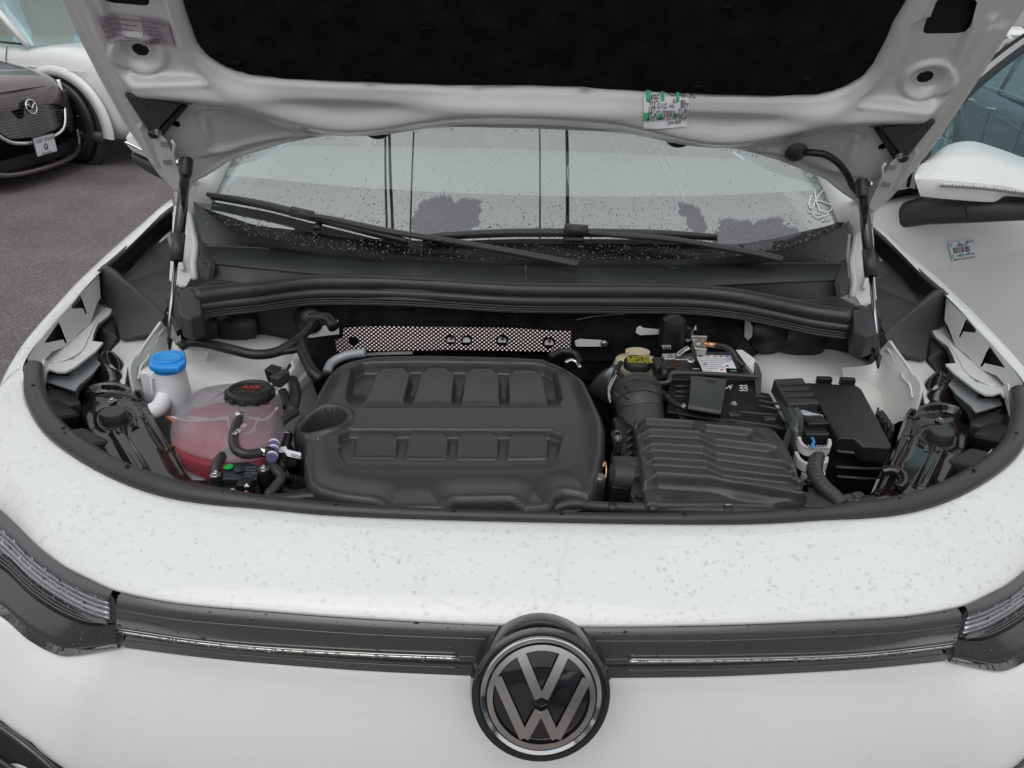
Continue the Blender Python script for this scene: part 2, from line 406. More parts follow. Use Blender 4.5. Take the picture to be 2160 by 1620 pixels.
nt.links.new(fr.outputs[0], mx.inputs[0]); nt.links.new(t.outputs[0], mx.inputs[1]); nt.links.new(g.outputs[0], mx.inputs[2]); nt.links.new(mx.outputs[0], o_.inputs[0])
M['water'] = m
m = m.copy(); m.name = 'water_on_black'; m.node_tree.nodes['Fresnel'].inputs[0].default_value = 2.4; M['waterb'] = m
m = M['water'].copy(); m.name = 'water_on_glass'; m.node_tree.nodes['Color Ramp'].color_ramp.elements[1].color = (.12, .13, .13, 1); m.node_tree.nodes['Color Ramp'].color_ramp.elements[0].color = (.8, .8, .8, 1); m.node_tree.nodes['Color Ramp'].color_ramp.elements[1].position = .6; M['waterd'] = m  # drops on glass: the painted dark rim is much stronger
def glassmat(name, tint, fac, gl=(.95, 1, .99), rough=.02, wet=False):
    m = bpy.data.materials.new(name); m.use_nodes = True; nt = m.node_tree; nt.nodes.clear()
    g = nt.nodes.new('ShaderNodeBsdfGlossy'); g.inputs['Roughness'].default_value = rough; g.inputs[0].default_value = (*gl, 1)
    t = nt.nodes.new('ShaderNodeBsdfTransparent'); t.inputs[0].default_value = (*tint, 1)
    mx = nt.nodes.new('ShaderNodeMixShader'); mx.inputs[0].default_value = fac; o_ = nt.nodes.new('ShaderNodeOutputMaterial')
    nt.links.new(t.outputs[0], mx.inputs[1]); nt.links.new(g.outputs[0], mx.inputs[2]); nt.links.new(mx.outputs[0], o_.inputs[0])
    return m
M['trickle'] = glassmat('water_trickle', (.955, .965, .96), .12)
M['wglass'] = glassmat('windscreen_glass', (.62, .66, .65), .385, gl=(.88, .92, .90), rough=.015)
M['film'] = glassmat('water_film', (.76, .75, .77), .06, gl=(.9,.92,.95))
M['dashgrey'] = mat('dash_grey', (.10, .08, .09), .6)
M['ribpale'] = mat('tank_rib', (.56, .50, .56), .35)
M['sglass'] = glassmat('side_glass', (.62, .80, .82), .22, gl=(.75, .95, 1))
# semi-clear tank shell
m = mat('tank_shell', (.34, .32, .36), .28, spec=.6, bump='noise', bscale=60, bstr=.08, var=.15, vscale=25, alpha=.50); M['shell'] = m
M['shell2'] = mat('tank_shell_wet', (.36, .26, .31), .26, spec=.6, bump='noise', bscale=60, bstr=.08, alpha=.30)
# foil: embossed dimples in a diagonal lattice
def foil():
    m = mat('embossed_foil', (.46, .39, .39), .2, metal=1); nt = m.node_tree; b = nt.nodes['Principled BSDF']
    tc = nt.nodes.new('ShaderNodeTexCoord'); sx = nt.nodes.new('ShaderNodeSeparateXYZ'); nt.links.new(tc.outputs['Object'], sx.inputs[0])
    def math_(op, a, b_=None, v=None):
        n = nt.nodes.new('ShaderNodeMath'); n.operation = op; nt.links.new(a, n.inputs[0])
        if b_ is not None: nt.links.new(b_, n.inputs[1])
        elif v is not None: n.inputs[1].default_value = v
        return n.outputs[0]
    k = 2*math.pi/.0105
    X = math_('MULTIPLY', sx.outputs[0], v=k); Z = math_('MULTIPLY', sx.outputs[2], v=k*1.15)
    h = math_('MULTIPLY', math_('SINE', X), math_('SINE', Z))
    bp = nt.nodes.new('ShaderNodeBump'); bp.inputs['Strength'].default_value = 1.0; bp.inputs['Distance'].default_value = .0016
    bp.inputs['Distance'].default_value = .0016
    b.inputs['Roughness'].default_value = .32
    nt.links.new(h, bp.inputs['Height']); nt.links.new(bp.outputs[0], b.inputs['Normal'])
    return m
M['foil'] = foil()
def asphalt():
    m = bpy.data.materials.new('asphalt'); m.use_nodes = True; nt = m.node_tree; b = nt.nodes['Principled BSDF']
    tc = nt.nodes.new('ShaderNodeTexCoord')
    n1 = nt.nodes.new('ShaderNodeTexNoise'); n1.inputs['Scale'].default_value = 70; n1.inputs['Detail'].default_value = 8; n1.inputs['Roughness'].default_value = .8
    n2 = nt.nodes.new('ShaderNodeTexNoise'); n2.inputs['Scale'].default_value = .8; n2.inputs['Detail'].default_value = 5
    vo = nt.nodes.new('ShaderNodeTexVoronoi'); vo.inputs['Scale'].default_value = 75
    for n in (n1, n2, vo): nt.links.new(tc.outputs['Object'], n.inputs['Vector'])
    cr_ = nt.nodes.new('ShaderNodeValToRGB'); e = cr_.color_ramp.elements
    e[0].position = .30; e[0].color = (.045, .038, .038, 1); e[1].position = .68; e[1].color = (.29, .25, .25, 1)
    mx = nt.nodes.new('ShaderNodeMix'); mx.data_type = 'FLOAT'; mx.inputs[0].default_value = .35
    nt.links.new(n1.outputs[0], mx.inputs[2]); nt.links.new(vo.outputs['Distance'], mx.inputs[3]); nt.links.new(mx.outputs[0], cr_.inputs[0])
    m2 = nt.nodes.new('ShaderNodeMix'); m2.data_type = 'RGBA'; m2.blend_type = 'MULTIPLY'; m2.inputs[0].default_value = .95
    r2 = nt.nodes.new('ShaderNodeValToRGB'); r2.color_ramp.elements[0].position = .35; r2.color_ramp.elements[0].color = (.55, .53, .53, 1); r2.color_ramp.elements[1].position = .65
    nt.links.new(n2.outputs[0], r2.inputs[0]); nt.links.new(cr_.outputs[0], m2.inputs[6]); nt.links.new(r2.outputs[0], m2.inputs[7]); nt.links.new(m2.outputs[2], b.inputs['Base Color'])
    b.inputs['Roughness'].default_value = .62; b.inputs['Specular IOR Level'].default_value = .45
    bp = nt.nodes.new('ShaderNodeBump'); bp.inputs['Strength'].default_value = .5; bp.inputs['Distance'].default_value = .006
    nt.links.new(mx.outputs[0], bp.inputs['Height']); nt.links.new(bp.outputs[0], b.inputs['Normal'])
    return m
M['asphalt'] = asphalt()

def drops(name, src, parent, count, rmin, rmax, m='water', seed=1, squash=.38, filt=None, jit=.25):
    """rain drops lying on a mesh: squashed little domes, one mesh (nobody could count them)"""
    r0 = np.random.RandomState(seed); me = src.data
    me.calc_loop_triangles(); n = len(me.loop_triangles)
    tv = np.empty(n*3, int); me.loop_triangles.foreach_get('vertices', tv); tv = tv.reshape(-1, 3)
    co = np.empty(len(me.vertices)*3); me.vertices.foreach_get('co', co); co = co.reshape(-1, 3)
    a, b, c = co[tv[:, 0]], co[tv[:, 1]], co[tv[:, 2]]; nn = np.cross(b-a, c-a); ar = np.linalg.norm(nn, axis=1)+1e-14; nn = nn/ar[:, None]
    w = ar.copy()
    if filt is not None: w = w*filt((a+b+c)/3)
    pick = r0.choice(n, count, p=w/w.sum()); u = r0.rand(count); v = r0.rand(count); fl = u+v > 1; u[fl] = 1-u[fl]; v[fl] = 1-v[fl]
    P = a[pick]+(b-a)[pick]*u[:, None]+(c-a)[pick]*v[:, None]; N = nn[pick]
    flipm = (np.sum(N*(CAM[None]-P), 1) < 0); N[flipm] *= -1
    T = np.cross(N, [0.3, 0.2, 1.0]); T /= np.linalg.norm(T, axis=1)[:, None]+1e-9; B = np.cross(N, T)
    rad = rmin*(rmax/rmin)**(r0.rand(count)**2.6)
    seg = 10; V = []; F = []
    rings = [(1.0, 0.0), (.88, .42), (.58, .80)]
    st = len(rings)*seg+1
    allV = np.empty((count, st, 3)); ph = r0.rand(count)*6.28; el = 1+jit*(r0.rand(count)-.3)
    for ri, (rr_, hh) in enumerate(rings):
        for k in range(seg):
            t = 2*math.pi*k/seg; wob = 1+.10*np.sin(2*t+ph)+.06*np.sin(3*t+ph*2)
            allV[:, ri*seg+k] = P+(T*(math.cos(t)*rr_*rad*wob)[:, None]+B*(math.sin(t)*rr_*rad*wob*el)[:, None])+N*(hh*rad*squash)[:, None]
    allV[:, -1] = P+N*(rad*squash)[:, None]
    f0 = []
    for ri in range(len(rings)-1):
        for k in range(seg):
            f0.append((ri*seg+k, ri*seg+(k+1) % seg, (ri+1)*seg+(k+1) % seg)); f0.append((ri*seg+k, (ri+1)*seg+(k+1) % seg, (ri+1)*seg+k))
    for k in range(seg): f0.append(((len(rings)-1)*seg+k, (len(rings)-1)*seg+(k+1) % seg, st-1))
    f0 = np.array(f0); Fa = (f0[None]+(np.arange(count)*st)[:, None, None]).reshape(-1, 3)
    me2 = bpy.data.meshes.new(name); V = allV.reshape(-1, 3)
    me2.vertices.add(len(V)); me2.vertices.foreach_set('co', V.ravel()); me2.loops.add(Fa.size); me2.loops.foreach_set('vertex_index', Fa.ravel())
    me2.polygons.add(len(Fa)); me2.polygons.foreach_set('loop_start', np.arange(len(Fa))*3); me2.polygons.foreach_set('loop_total', np.full(len(Fa), 3)); me2.update(calc_edges=True)
    o = link(name, me2, parent, M[m], True); o['kind'] = 'stuff'; return o
# ================================================================== ground
g = mesh('asphalt_ground', [(-150, -150, 0), (150, -150, 0), (150, 150, 0), (-150, 150, 0)], [(0, 1, 2, 3)], M['asphalt']); g['kind'] = 'structure'

# ================================================================== the white car with its bonnet up
car = empty('white_car', (0, 2.6, 0), 'white car in the foreground, bonnet propped open over the engine and front door ajar', 'car')

# --- opening edge (outer rim of the seal), left half measured, then mirrored
edgeL = L(sc(0, 540, [(155, 760, 1.0), (160, 900, .998), (215, 1000, .995), (330, 1150, .992), (500, 1270, .99), (700, 1380, .988), (900, 1470, .986), (1100, 1525, .985), (1350, 1562, .984), (1620, 1585, .983)])+[(700, 1084, .982), (900, 1093, .981), (1143, 1099, .98)])
edgeL = [np.array(p) for p in edgeL]; edgeL[-1][0] = 0
def sym(a):
    a = [np.array(p, float) for p in a]
    if abs(a[-1][0]) < .02:
        a[-1][0] = 0; return a+[p*np.array([-1, 1, 1]) for p in a[:-1][::-1]]
    return a+[p*np.array([-1, 1, 1]) for p in a[::-1]]
def symL(px, z=None, c=True):
    a = [np.array(p) for p in L(px, z)]
    if c: a[-1][0] = 0
    return sym(a)
# rows of the nose skin, left end -> centre
foldL = [(-60, 900, .975), (0, 975, .97), (60, 1045, .965), (130, 1092, .96), (250, 1150, .957), (367, 1177, .955), (540, 1198, .953), (800, 1215, .951), (1143, 1228, .95)]
gtopL = [(-120, 960, .93), (-50, 1045, .93), (0, 1083, .93), (30, 1110, .93), (77, 1157, .93), (133, 1200, .93), (187, 1227, .93), (240, 1251, .93), (367, 1277, .93), (540, 1293, .928), (800, 1312, .925), (1143, 1327, .922)]
gtopL = [(a, b-3, c) for a, b, c in gtopL]
EO = [p+np.array([0, 0, 0]) for p in edgeL]
side_out = L([(-75, 880, .975)])[0]
rowA = sym([np.array([p[0]*1.0, p[1], p[2]-.001]) for p in edgeL])
# nose panel between opening and grille
rowA2 = [p+(np.array([0, -.004, .001])) for p in rowA]
rowB = symL(foldL); rowC = symL(gtopL)
def inset(row, dy, dz): return [p+np.array([0, dy, dz]) for p in row]
mid1 = [a*.55+b*.45+np.array([0, 0, .0035]) for a, b in zip(cr(rowA2, 41), cr(rowB, 41))]
nose = loft('nose_panel', [inset(rowA, .012, -.03), inset(rowA, .006, -.003), rowA2, mid1, [a*.06+b*.94 for a, b in zip(mid1, cr(rowB, 41))], [a*.95+b*.05 for a, b in zip(cr(rowB, 41), cr(rowC, 41))], [a*.5+b*.5+np.array([0, -.002, .003]) for a, b in zip(cr(rowB, 41), cr(rowC, 41))], rowC, inset(rowC, .004, -.004), inset(rowC, .03, -.006)], 120, 0, M['paint'], car, flip=False)
e = nose.modifiers.new('es', 'SUBSURF'); e.levels = 1; e.render_levels = 1
# --- bumper below the grille
gbotL = [(-120, 1215, .83), (-60, 1285, .82), (0, 1308, .812), (60, 1353, .80), (100, 1377, .792), (130, 1386, .79), (180, 1382, .795), (250, 1371, .808), (400, 1388, .812), (540, 1402, .815), (800, 1420, .82), (1143, 1434, .822)]
lipL = [(-120, 1245, .815), (-60, 1315, .80), (0, 1343, .793), (60, 1392, .782), (110, 1418, .775), (180, 1424, .778), (250, 1406, .788), (400, 1418, .793), (540, 1436, .795), (800, 1453, .80), (1143, 1464, .803)]
rowD = symL(gbotL); rowE = symL(lipL)
def shift(row, f): return [np.array(f(p)) for p in row]
rE = cr(rowE, 61)
rF = shift(rE, lambda p: (p[0]*1.035, p[1]-.028, p[2]-.05)); rG = shift(rE, lambda p: (p[0]*1.075, p[1]-.06, p[2]-.14)); rH = shift(rE, lambda p: (p[0]*1.09, p[1]-.07, p[2]-.25)); rI = shift(rE, lambda p: (p[0]*1.08, p[1]+.0, .30))
bumper = loft('front_bumper', [inset(rowD, .03, .004), inset(rowD, .004, .004), rowD, rowE, rF, rG, rH, rI], 160, 0, M['paint'], car)
e = bumper.modifiers.new('es', 'SUBSURF'); e.levels = 1; e.render_levels = 1
# dark lower corner intakes (bottom corners of the picture)
for s in (1, -1):
    c0 = py_(-10, 1560, .60)
    pts = [onto(bumper, a, b, .005) for a, b in [(-40, 1500), (0, 1526), (62, 1571), (125, 1626), (165, 1668), (90, 1690), (0, 1650), (-40, 1610)]]
    pts = [np.array([p[0]*s, p[1], p[2]]) for p in pts if p is not None]
    io = plate('air_intake', pts, .02, M['blackp'], car, bevel=.004)
    tube('intake_rim', [p+np.array([0, -.004, .002]) for p in pts[:5]], .004, M['gloss'], io, seg=8)
    tube('intake_bar', [pts[0]*.4+pts[-1]*.6+np.array([0, -.006, 0]), pts[2]*.4+pts[-3]*.6+np.array([0, -.006, 0]), pts[4]*.5+pts[5]*.5], .003, M['plastic'], io, seg=8)

# --- grille bar: smoked panels with chrome-look strip
tL = [(247, 1262, .925), (367, 1283, .924), (540, 1298, .922), (800, 1317, .919), (1143, 1332, .917)]
ctr = 0.085
def halfrow(row, s):
    a = cr([np.array(p) for p in L(row)], 40); a = [p for p in a]
    a[-1][0] = 0
    return [np.array([p[0]*s, p[1], p[2]]) for p in a]
tlow = [(262, 1366, .815), (400, 1384, .818), (540, 1398, .82), (800, 1417, .825), (1143, 1431, .827)]
g1 = [(247, 1279, .905), (367, 1300, .904), (540, 1316, .902), (800, 1334, .90), (1143, 1346, .898)]
g2 = [(248, 1322, .862), (400, 1345, .864), (540, 1360, .866), (800, 1375, .869), (1143, 1386, .872)]
g3 = [(250, 1330, .856), (400, 1352, .858), (540, 1366, .860), (800, 1381, .863), (1143, 1393, .866)]
for s in (1, -1):
    n_ = 'grille_panel'
    rows = [inset(halfrow(tL, s), .03, .0), halfrow(tL, s), inset(halfrow(g1, s), -.004, 0), inset(halfrow(g2, s), -.002, 0), inset(halfrow(g3, s), .001, 0)]
    gp = loft(n_, rows, 60, 0, M['glossd'], car, usmooth=True, flip=(s < 0))
    gl = loft('grille_lower', [inset(halfrow(g3, s), .001, 0), inset(halfrow(g3, s), .006, -.008), inset(halfrow(tlow, s), .004, .022), inset(halfrow(tlow, s), .006, .018), inset(halfrow(tlow, s), .0, 0), inset(halfrow(tlow, s), .03, -.003)], 60, 0, M['gloss'], car, flip=(s < 0))
    st = inset(halfrow(g3, s), -.0005, -.001)
    tube('light_strip', st[:-8], .0022, M['silver'], car, n=50, seg=6)
    st = [a*.45+b*.55+np.array([0, 0, 0]) for a, b in zip(halfrow(g3, s), halfrow(tlow, s))]
    tube('trim_line', st[:-8], .0012, M['glossd'], car, n=50, seg=6)
    tube('trim_line', inset(halfrow(g2, s), -.003, 0)[:-8], .0008, M['silver'], car, n=50, seg=6)
    tube('trim_line', inset(halfrow(g1, s), -.0045, 0), .0010, M['glossd'], car, n=50, seg=6)
# --- headlights: left measured, right mirrored
h_top = L([(-110, 985, .925), (-40, 1062, .925), (10, 1098, .925), (60, 1147, .925), (120, 1196, .925), (185, 1232, .925), (233, 1253, .925)])
h_c1 = L([(-110, 1005, .915), (-40, 1082, .915), (10, 1120, .915), (60, 1170, .915), (120, 1216, .915), (185, 1250, .915), (228, 1264, .915)])
h_c2 = L([(-110, 1080, .885), (-40, 1140, .88), (10, 1178, .875), (60, 1225, .872), (120, 1268, .870), (185, 1303, .868), (228, 1316, .866)])
h_c3 = L([(-110, 1110, .86), (-40, 1175, .855), (10, 1210, .85), (60, 1258, .847), (120, 1298, .845), (185, 1322, .85), (243, 1318, .862)])
h_b1 = L([(-110, 1140, .85), (-40, 1215, .84), (10, 1255, .835), (60, 1300, .828), (120, 1340, .82), (180, 1352, .82), (247, 1346, .835)])
h_b2 = L([(-110, 1200, .83), (-40, 1275, .82), (10, 1306, .815), (60, 1350, .805), (125, 1383, .795), (180, 1380, .80), (250, 1369, .812)])
def mk_headlight():
    hl = loft('headlight', [inset(h_top, .03, 0), h_top, h_c1], 40, 0, M['glossd'], car)
    hl['label'] = 'slim headlight with clear ribbed upper lamp'
    # lamp bowl: recessed bright reflector with long ribs
    rows = []
    for i in range(13):
        t = i/12; base = [a*(1-t)+b*t for a, b in zip(h_c1, h_c2)]
        dep = .010+.014*math.sin(math.pi*t)+(.0035 if i % 2 else 0); rows.append(inset(base, dep, -dep*.4))
    rf = loft('reflector', rows, 40, 0, M['refl'], hl, rowsmooth=False)
    for k in range(5):
        t = (k+.5)/5; tube('light_guide', inset([a*(1-t)+b*t for a, b in zip(h_c1, h_c2)], .006, .0), .0022 if k != 3 else .004, M['guide'], hl, n=40, seg=6)
    for k in range(26):
        i = 2+k*1.4; t0_, t1_ = (.10, .42) if k % 2 else (.5, .9)
        a = cr(h_c1, 40)[int(i)]; b = cr(h_c2, 40)[int(i)]
        tube('lamp_rib', [a*(1-t0_)+b*t0_+np.array([0, .004, 0]), a*(1-t1_)+b*t1_+np.array([0, .006, 0])], .0012, M['guide'] if k % 3 else M['blackp'], hl, smooth=False, seg=5)
    cv = loft('lamp_lens', [inset(h_c1, -.001, 0), inset([a*.5+b*.5 for a, b in zip(h_c1, h_c2)], -.006, .002), inset(h_c2, -.002, 0)], 40, 9, M['lens'], hl)
    loft('lamp_step', [inset(h_c2, .004, 0), inset(h_c3, .022, -.002), inset(h_c3, .004, -.004)], 40, 0, M['blackp'], hl)
    for k in range(3):
        t = .3+.25*k; tube('lamp_fin', inset([a*(1-t)+b*t for a, b in zip(h_c2, h_c3)], .006, 0), .0016, M['glossd'], hl, n=30, seg=6)
    loft('lamp_lower', [inset(h_c3, .004, -.003), inset(h_b1, -.004, 0), inset(h_b2, 0, 0), inset(h_b2, .03, -.002)], 40, 0, M['smoke'], hl)
    tube('lamp_edge', inset(h_b1, -.0045, -.012), .0012, M['glossd'], hl, n=40, seg=6)
    plate('lamp_end', [h_top[-1], h_c1[-1]+np.array([.008, 0, 0]), h_c3[-1]+np.array([.006, 0, 0]), h_c3[-1]+np.array([-.004, .002, 0]), h_c1[-1]+np.array([-.002, .002, 0])], .02, M['gloss'], hl)
    return hl
M['refl'] = mat('reflector', (.92, .88, .90), .30, metal=.8, var=.3, vscale=60, bump='noise', bscale=90, bstr=.12)
M['guide'] = mat('clear_guide', (.62, .60, .64), .12, metal=.7)
M['lens'] = glassmat('lamp_lens', (.90, .90, .92), .14)
M['smoke'] = mat('smoked_lens', (.030, .032, .036), .10, coat=1, coatr=.03)
hl = mk_headlight(); mirror_tree(hl, car)
# --- round badge
bc = np.array([pn(1142, 1472, (0, .592, .87), (0, -1, 0))[0], 0, 0]); 
be = R(23); bn = np.array([0, -math.cos(be), math.sin(be)]); bu = np.array([1.0, 0, 0]); bv = np.array([0, math.sin(be), math.cos(be)])
B0 = np.array([0.002, .612, .874]); q = ray(1142, 1472); tt = (B0[1]-.0)/q[1]; B0 = CAM+q*tt
badge = lathe('badge', B0-bn*.045, bn, [(.086, 0), (.086, .030), (.083, .038), (.078, .0405), (.074, .040), (.0735, .036), (.0, .036)], M['gloss'], car, seg=64, uv=(bu, bv, bn))
badge['label'] = 'round badge with interlocked V and W letters'
ring = lathe('badge_ring', B0-bn*.010, bn, [(.0735, 0), (.0735, .006), (.0715, .0085), (.067, .0075), (.0665, .002)], M['chrome'], badge, seg=64, uv=(bu, bv, bn))
lathe('badge_face', B0-bn*.010, bn, [(.0668, .0), (.0668, .0035), (.055, .0055), (.03, .0068), (.0, .0072)], M['gloss'], badge, seg=64, uv=(bu, bv, bn), ang=80)
def bpt(x, y, h=0):
    r2 = min(x*x+y*y, 1); return B0+bu*x*.0668+bv*y*.0668+bn*(-.0024+.0030*(1-r2)+h)
def annulus(r0, r1, h, m, name):
    V = []; F = []; n = 96
    for k in range(n):
        a = 2*math.pi*k/n
        for r_ in (r0, (r0+r1)/2, r1): V.append(bpt(r_*math.cos(a), r_*math.sin(a), h))
    for k in range(n):
        for j in (0, 1): F.append((k*3+j, k*3+j+1, ((k+1) % n)*3+j+1, ((k+1) % n)*3+j))
    o = mesh(name, V, F, m, badge, False); solid(o, .0010, 0); return o
annulus(.865, .965, .0016, M['silver'], 'badge_circle')
def stroke(a, b, w, h, name, endx=None):
    a = np.array(a); b = np.array(b); d = (b-a)/np.linalg.norm(b-a)
    nrm = np.array([-d[1], d[0]])
    V = []; n = 8
    for i in range(n+1):
        p = a+(b-a)*i/n
        for s in (-1, 1): V.append(bpt(*(p+nrm*w/2*s), h))
    F = [(2*i, 2*i+1, 2*i+3, 2*i+2) for i in range(n)]
    o = mesh(name, V, F, M['silver'], badge, False); solid(o, .0010, 0); return o
# V
stroke((-.385, .80), (-.04, .01), .17, .0016, 'letter_stroke'); stroke((.385, .80), (.04, .01), .17, .0018, 'letter_stroke')
# W
stroke((-.80, .36), (-.285, -.74), .17, .0016, 'letter_stroke'); stroke((.80, .36), (.285, -.74), .17, .0016, 'letter_stroke')
stroke((-.285, -.74), (-.035, -.22), .17, .0018, 'letter_stroke'); stroke((.285, -.74), (.035, -.22), .17, .0020, 'letter_stroke')


# --- rubber seal around the front of the opening
inner = L(sc(0, 540, [(275, 665, 1.0), (282, 850, .998), (312, 970, .995), (400, 1085, .992), (550, 1205, .99), (700, 1295, .988), (850, 1362, .986), (1200, 1468, .985), (1350, 1492, .984), (1620, 1532, .983)])+[(700, 1066, .982), (900, 1077, .981), (1143, 1084, .98)])
inner[-1][0] = 0
A = cr(edgeL, 60); Bq = cr(inner, 60)
mid = (A+Bq)/2; rad = np.linalg.norm(A-Bq, axis=1)/2
P = np.array(sym(list(mid))); rr = np.concatenate([rad, rad[:-1][::-1]])
if len(rr) < len(P): rr = np.interp(np.linspace(0, 1, len(P)), np.linspace(0, 1, len(rr)), rr)
seal = tube('bonnet_seal', P, list(np.clip(rr, .005, .016)), M['rubber'], car, smooth=False, seg=14, n=len(P))
for i in range(7, len(P)-7, 9):   # little push clips on the seal
    bolt('seal_clip', P[i]+np.array([0, 0, rr[i]*.9]), (0, 0, 1), .0025, M['blackp'], seal)

# --- front wing (fender) skins with inner flange
wing_out = L([(-68, 905, .968), (-30, 846, .982), (0, 816, .99), (24, 768, 1.0), (52, 722, 1.008), (83, 684, 1.015), (119, 644, 1.023), (157, 602, 1.032), (204, 556, 1.045), (240, 523, 1.06), (290, 480, 1.085), (335, 440, 1.11), (362, 419, 1.125)])
wing_in = L([(53, 800, .999), (50, 790, .999), (48, 775, 1.0), (57, 753, 1.0), (78, 723, 1.005), (115, 678, 1.012), (145, 645, 1.02), (170, 617, 1.028), (208, 577, 1.04), (250, 540, 1.055), (295, 497, 1.08), (340, 452, 1.105), (365, 432, 1.12)])
wo = cr(wing_out, 50); wi = cr(wing_in, 50)
w1 = [p+np.array([-.012, 0, -.012]) for p in wo]; w2 = [p+np.array([-.05, 0, -.09]) for p in wo]; w3 = [p+np.array([-.075, 0, -.25]) for p in wo]; w4 = [np.array([p[0]-.06, p[1], .45]) for p in wo]
w0 = [a*.4+b*.6+np.array([0, 0, .002]) for a, b in zip(wo, wi)]
wing = loft('front_wing', [wi, w0, wo, w1, w2, w3, w4], 60, 0, M['paint'], car)
# flange wall with triangular openings
fw_top = [p+np.array([.001, 0, -.001]) for p in cr(wing_in[3:9], 12)]
wallb = [(212, 628, .985), (205, 640, .982), (190, 683, .975), (165, 703, .972), (145, 728, .97), (110, 742, .968), (85, 770, .966), (70, 790, .966)]
wallbL = L(wallb)
tri1 = L([(124, 678, 1.0), (101, 712, .99), (93, 724, .982), (133, 716, .98), (139, 726, .974), (143, 722, .974), (130, 688, .996)])
tri2 = L([(169, 622, 1.012), (151, 644, 1.0), (152, 651, .992), (175, 650, .99), (181, 664, .982), (185, 660, .982), (174, 628, 1.01)])
allw = list(fw_top)+wallbL
c0_ = sum(allw)/len(allw); u_, s_, vt_ = np.linalg.svd(np.array(allw)-c0_); wn_ = vt_[2]
def onw(p):
    v = np.array(p)-CAM; return CAM+v*(np.dot(wn_, c0_-CAM)/np.dot(wn_, v))
allw = [onw(p) for p in allw]; tri1 = [onw(p) for p in tri1]; tri2 = [onw(p) for p in tri2]
wall = plate('wing_flange', allw, .0018, M['paintin'], car, holes=[tri1, tri2])
shelf = L([(212, 626, .985), (219, 648, .972), (237, 651, .966), (230, 664, .963), (206, 682, .962), (198, 702, .961), (194, 719, .962), (217, 722, .962), (200, 741, .96), (178, 758, .958), (157, 774, .958), (137, 784, .958), (120, 784, .958), (103, 778, .96), (98, 786, .96), (70, 790, .966), (85, 770, .966), (110, 742, .968), (145, 728, .970), (165, 703, .972), (190, 683, .975), (205, 640, .982)])
shelf = [(lambda v: CAM+v*((.964-CAM[2])/v[2]))(np.array(p)-CAM) for p in shelf]
sh = plate('wing_shelf', shelf, .004, M['paintin'], car, holes=[L([(149+9*math.cos(a), 754+3.2*math.sin(a), .962) for a in np.linspace(0, 6.283, 13)[:-1]])])
for (cx, cy, rr_) in ((181, 732, 9), (140, 769, 9)):
    lathe('stamped_ring', pz(cx, cy, .963)-np.array([0, 0, .002]), (0, 0, 1), [(.0085, 0), (.0085, .0028), (.0068, .0034), (.0058, .0026), (.0, .0026)], M['paintin'], sh, seg=20)
tube('shelf_bead', L([(222, 655, .965), (203, 675, .965), (184, 712, .965), (170, 740, .965), (140, 757, .965), (112, 765, .965)]), .0035, M['paintin'], sh, flat=.6)
for t3 in (tri1, tri2):  # dark back wall seen through the openings
    c = sum(t3)/len(t3)
wingback = loft('wing_liner', [[p+np.array([.0, .0, -.012]) for p in cr(L([(57, 753, 1.0), (115, 678, 1.012), (170, 617, 1.028), (204, 580, 1.03)]), 8)], [p+np.array([-.02, 0, -.05]) for p in cr(L([(85, 775, .97), (125, 735, .97), (175, 690, .972), (212, 640, .975)]), 8)]], 12, 0, M['dark'], car)
# front corner tab near the seal end
tab = plate('corner_tab', L([(93, 757, .995), (102, 763, .985), (98, 800, .97), (93, 830, .97), (88, 826, .98)]), .002, M['paintin'], car)
lamp_back = plate('lamp_bracket', L([(100, 790, .94), (150, 794, .94), (160, 778, .94), (195, 748, .94), (212, 766, .94), (196, 786, .94), (168, 810, .94), (158, 824, .94), (130, 815, .94), (98, 804, .94)]), .003, M['galv'], car)
# rear inner wing: black liner lip running back to the bonnet hinge
liner_a = L([(206, 574, 1.04), (250, 537, 1.055), (295, 495, 1.075), (340, 456, 1.10), (362, 440, 1.11)])
liner_b = L([(236, 588, 1.005), (275, 565, 1.015), (315, 530, 1.03), (350, 492, 1.06), (372, 465, 1.08)])
liner = loft('wing_channel', [liner_a, [p+np.array([.0, 0, -.05]) for p in liner_a], liner_b], 20, 10, M['blackp'], car)
lv = tube('channel_lip', [p+np.array([.004, 0, .0]) for p in liner_a], .006, M['plastic'], car)
# gusset behind the strut
gus = plate('channel_floor', L([(262, 596, 1.0), (318, 528, 1.03), (352, 500, 1.05), (372, 560, 1.0), (376, 600, .99), (366, 640, .98), (344, 664, .985)]), .004, M['plastic'], car)
# black plastic baffle
bafp = [(206, 566, 1.045), (219, 555, 1.05), (231, 565, 1.05), (279, 606, 1.02), (347, 664, .985), (325, 703, .955), (256, 717, .935), (250, 714, .935), (240, 658, .96), (228, 649, .965), (219, 640, .97), (206, 597, 1.01)]
baffle = plate('splash_baffle', L(bafp), .022, M['plastic'], car, bevel=.004)
b2 = plate('baffle_block', L([(198, 600, 1.0), (208, 596, 1.005), (216, 636, .975), (210, 640, .97), (198, 615, .99)]), .012, M['plastic'], car, bevel=.003)
b3 = plate('duct_box', L([(206, 690, .95), (238, 660, .955), (250, 712, .935), (214, 762, .915), (197, 715, .93)]), .05, M['blackp'], car, bevel=.005)
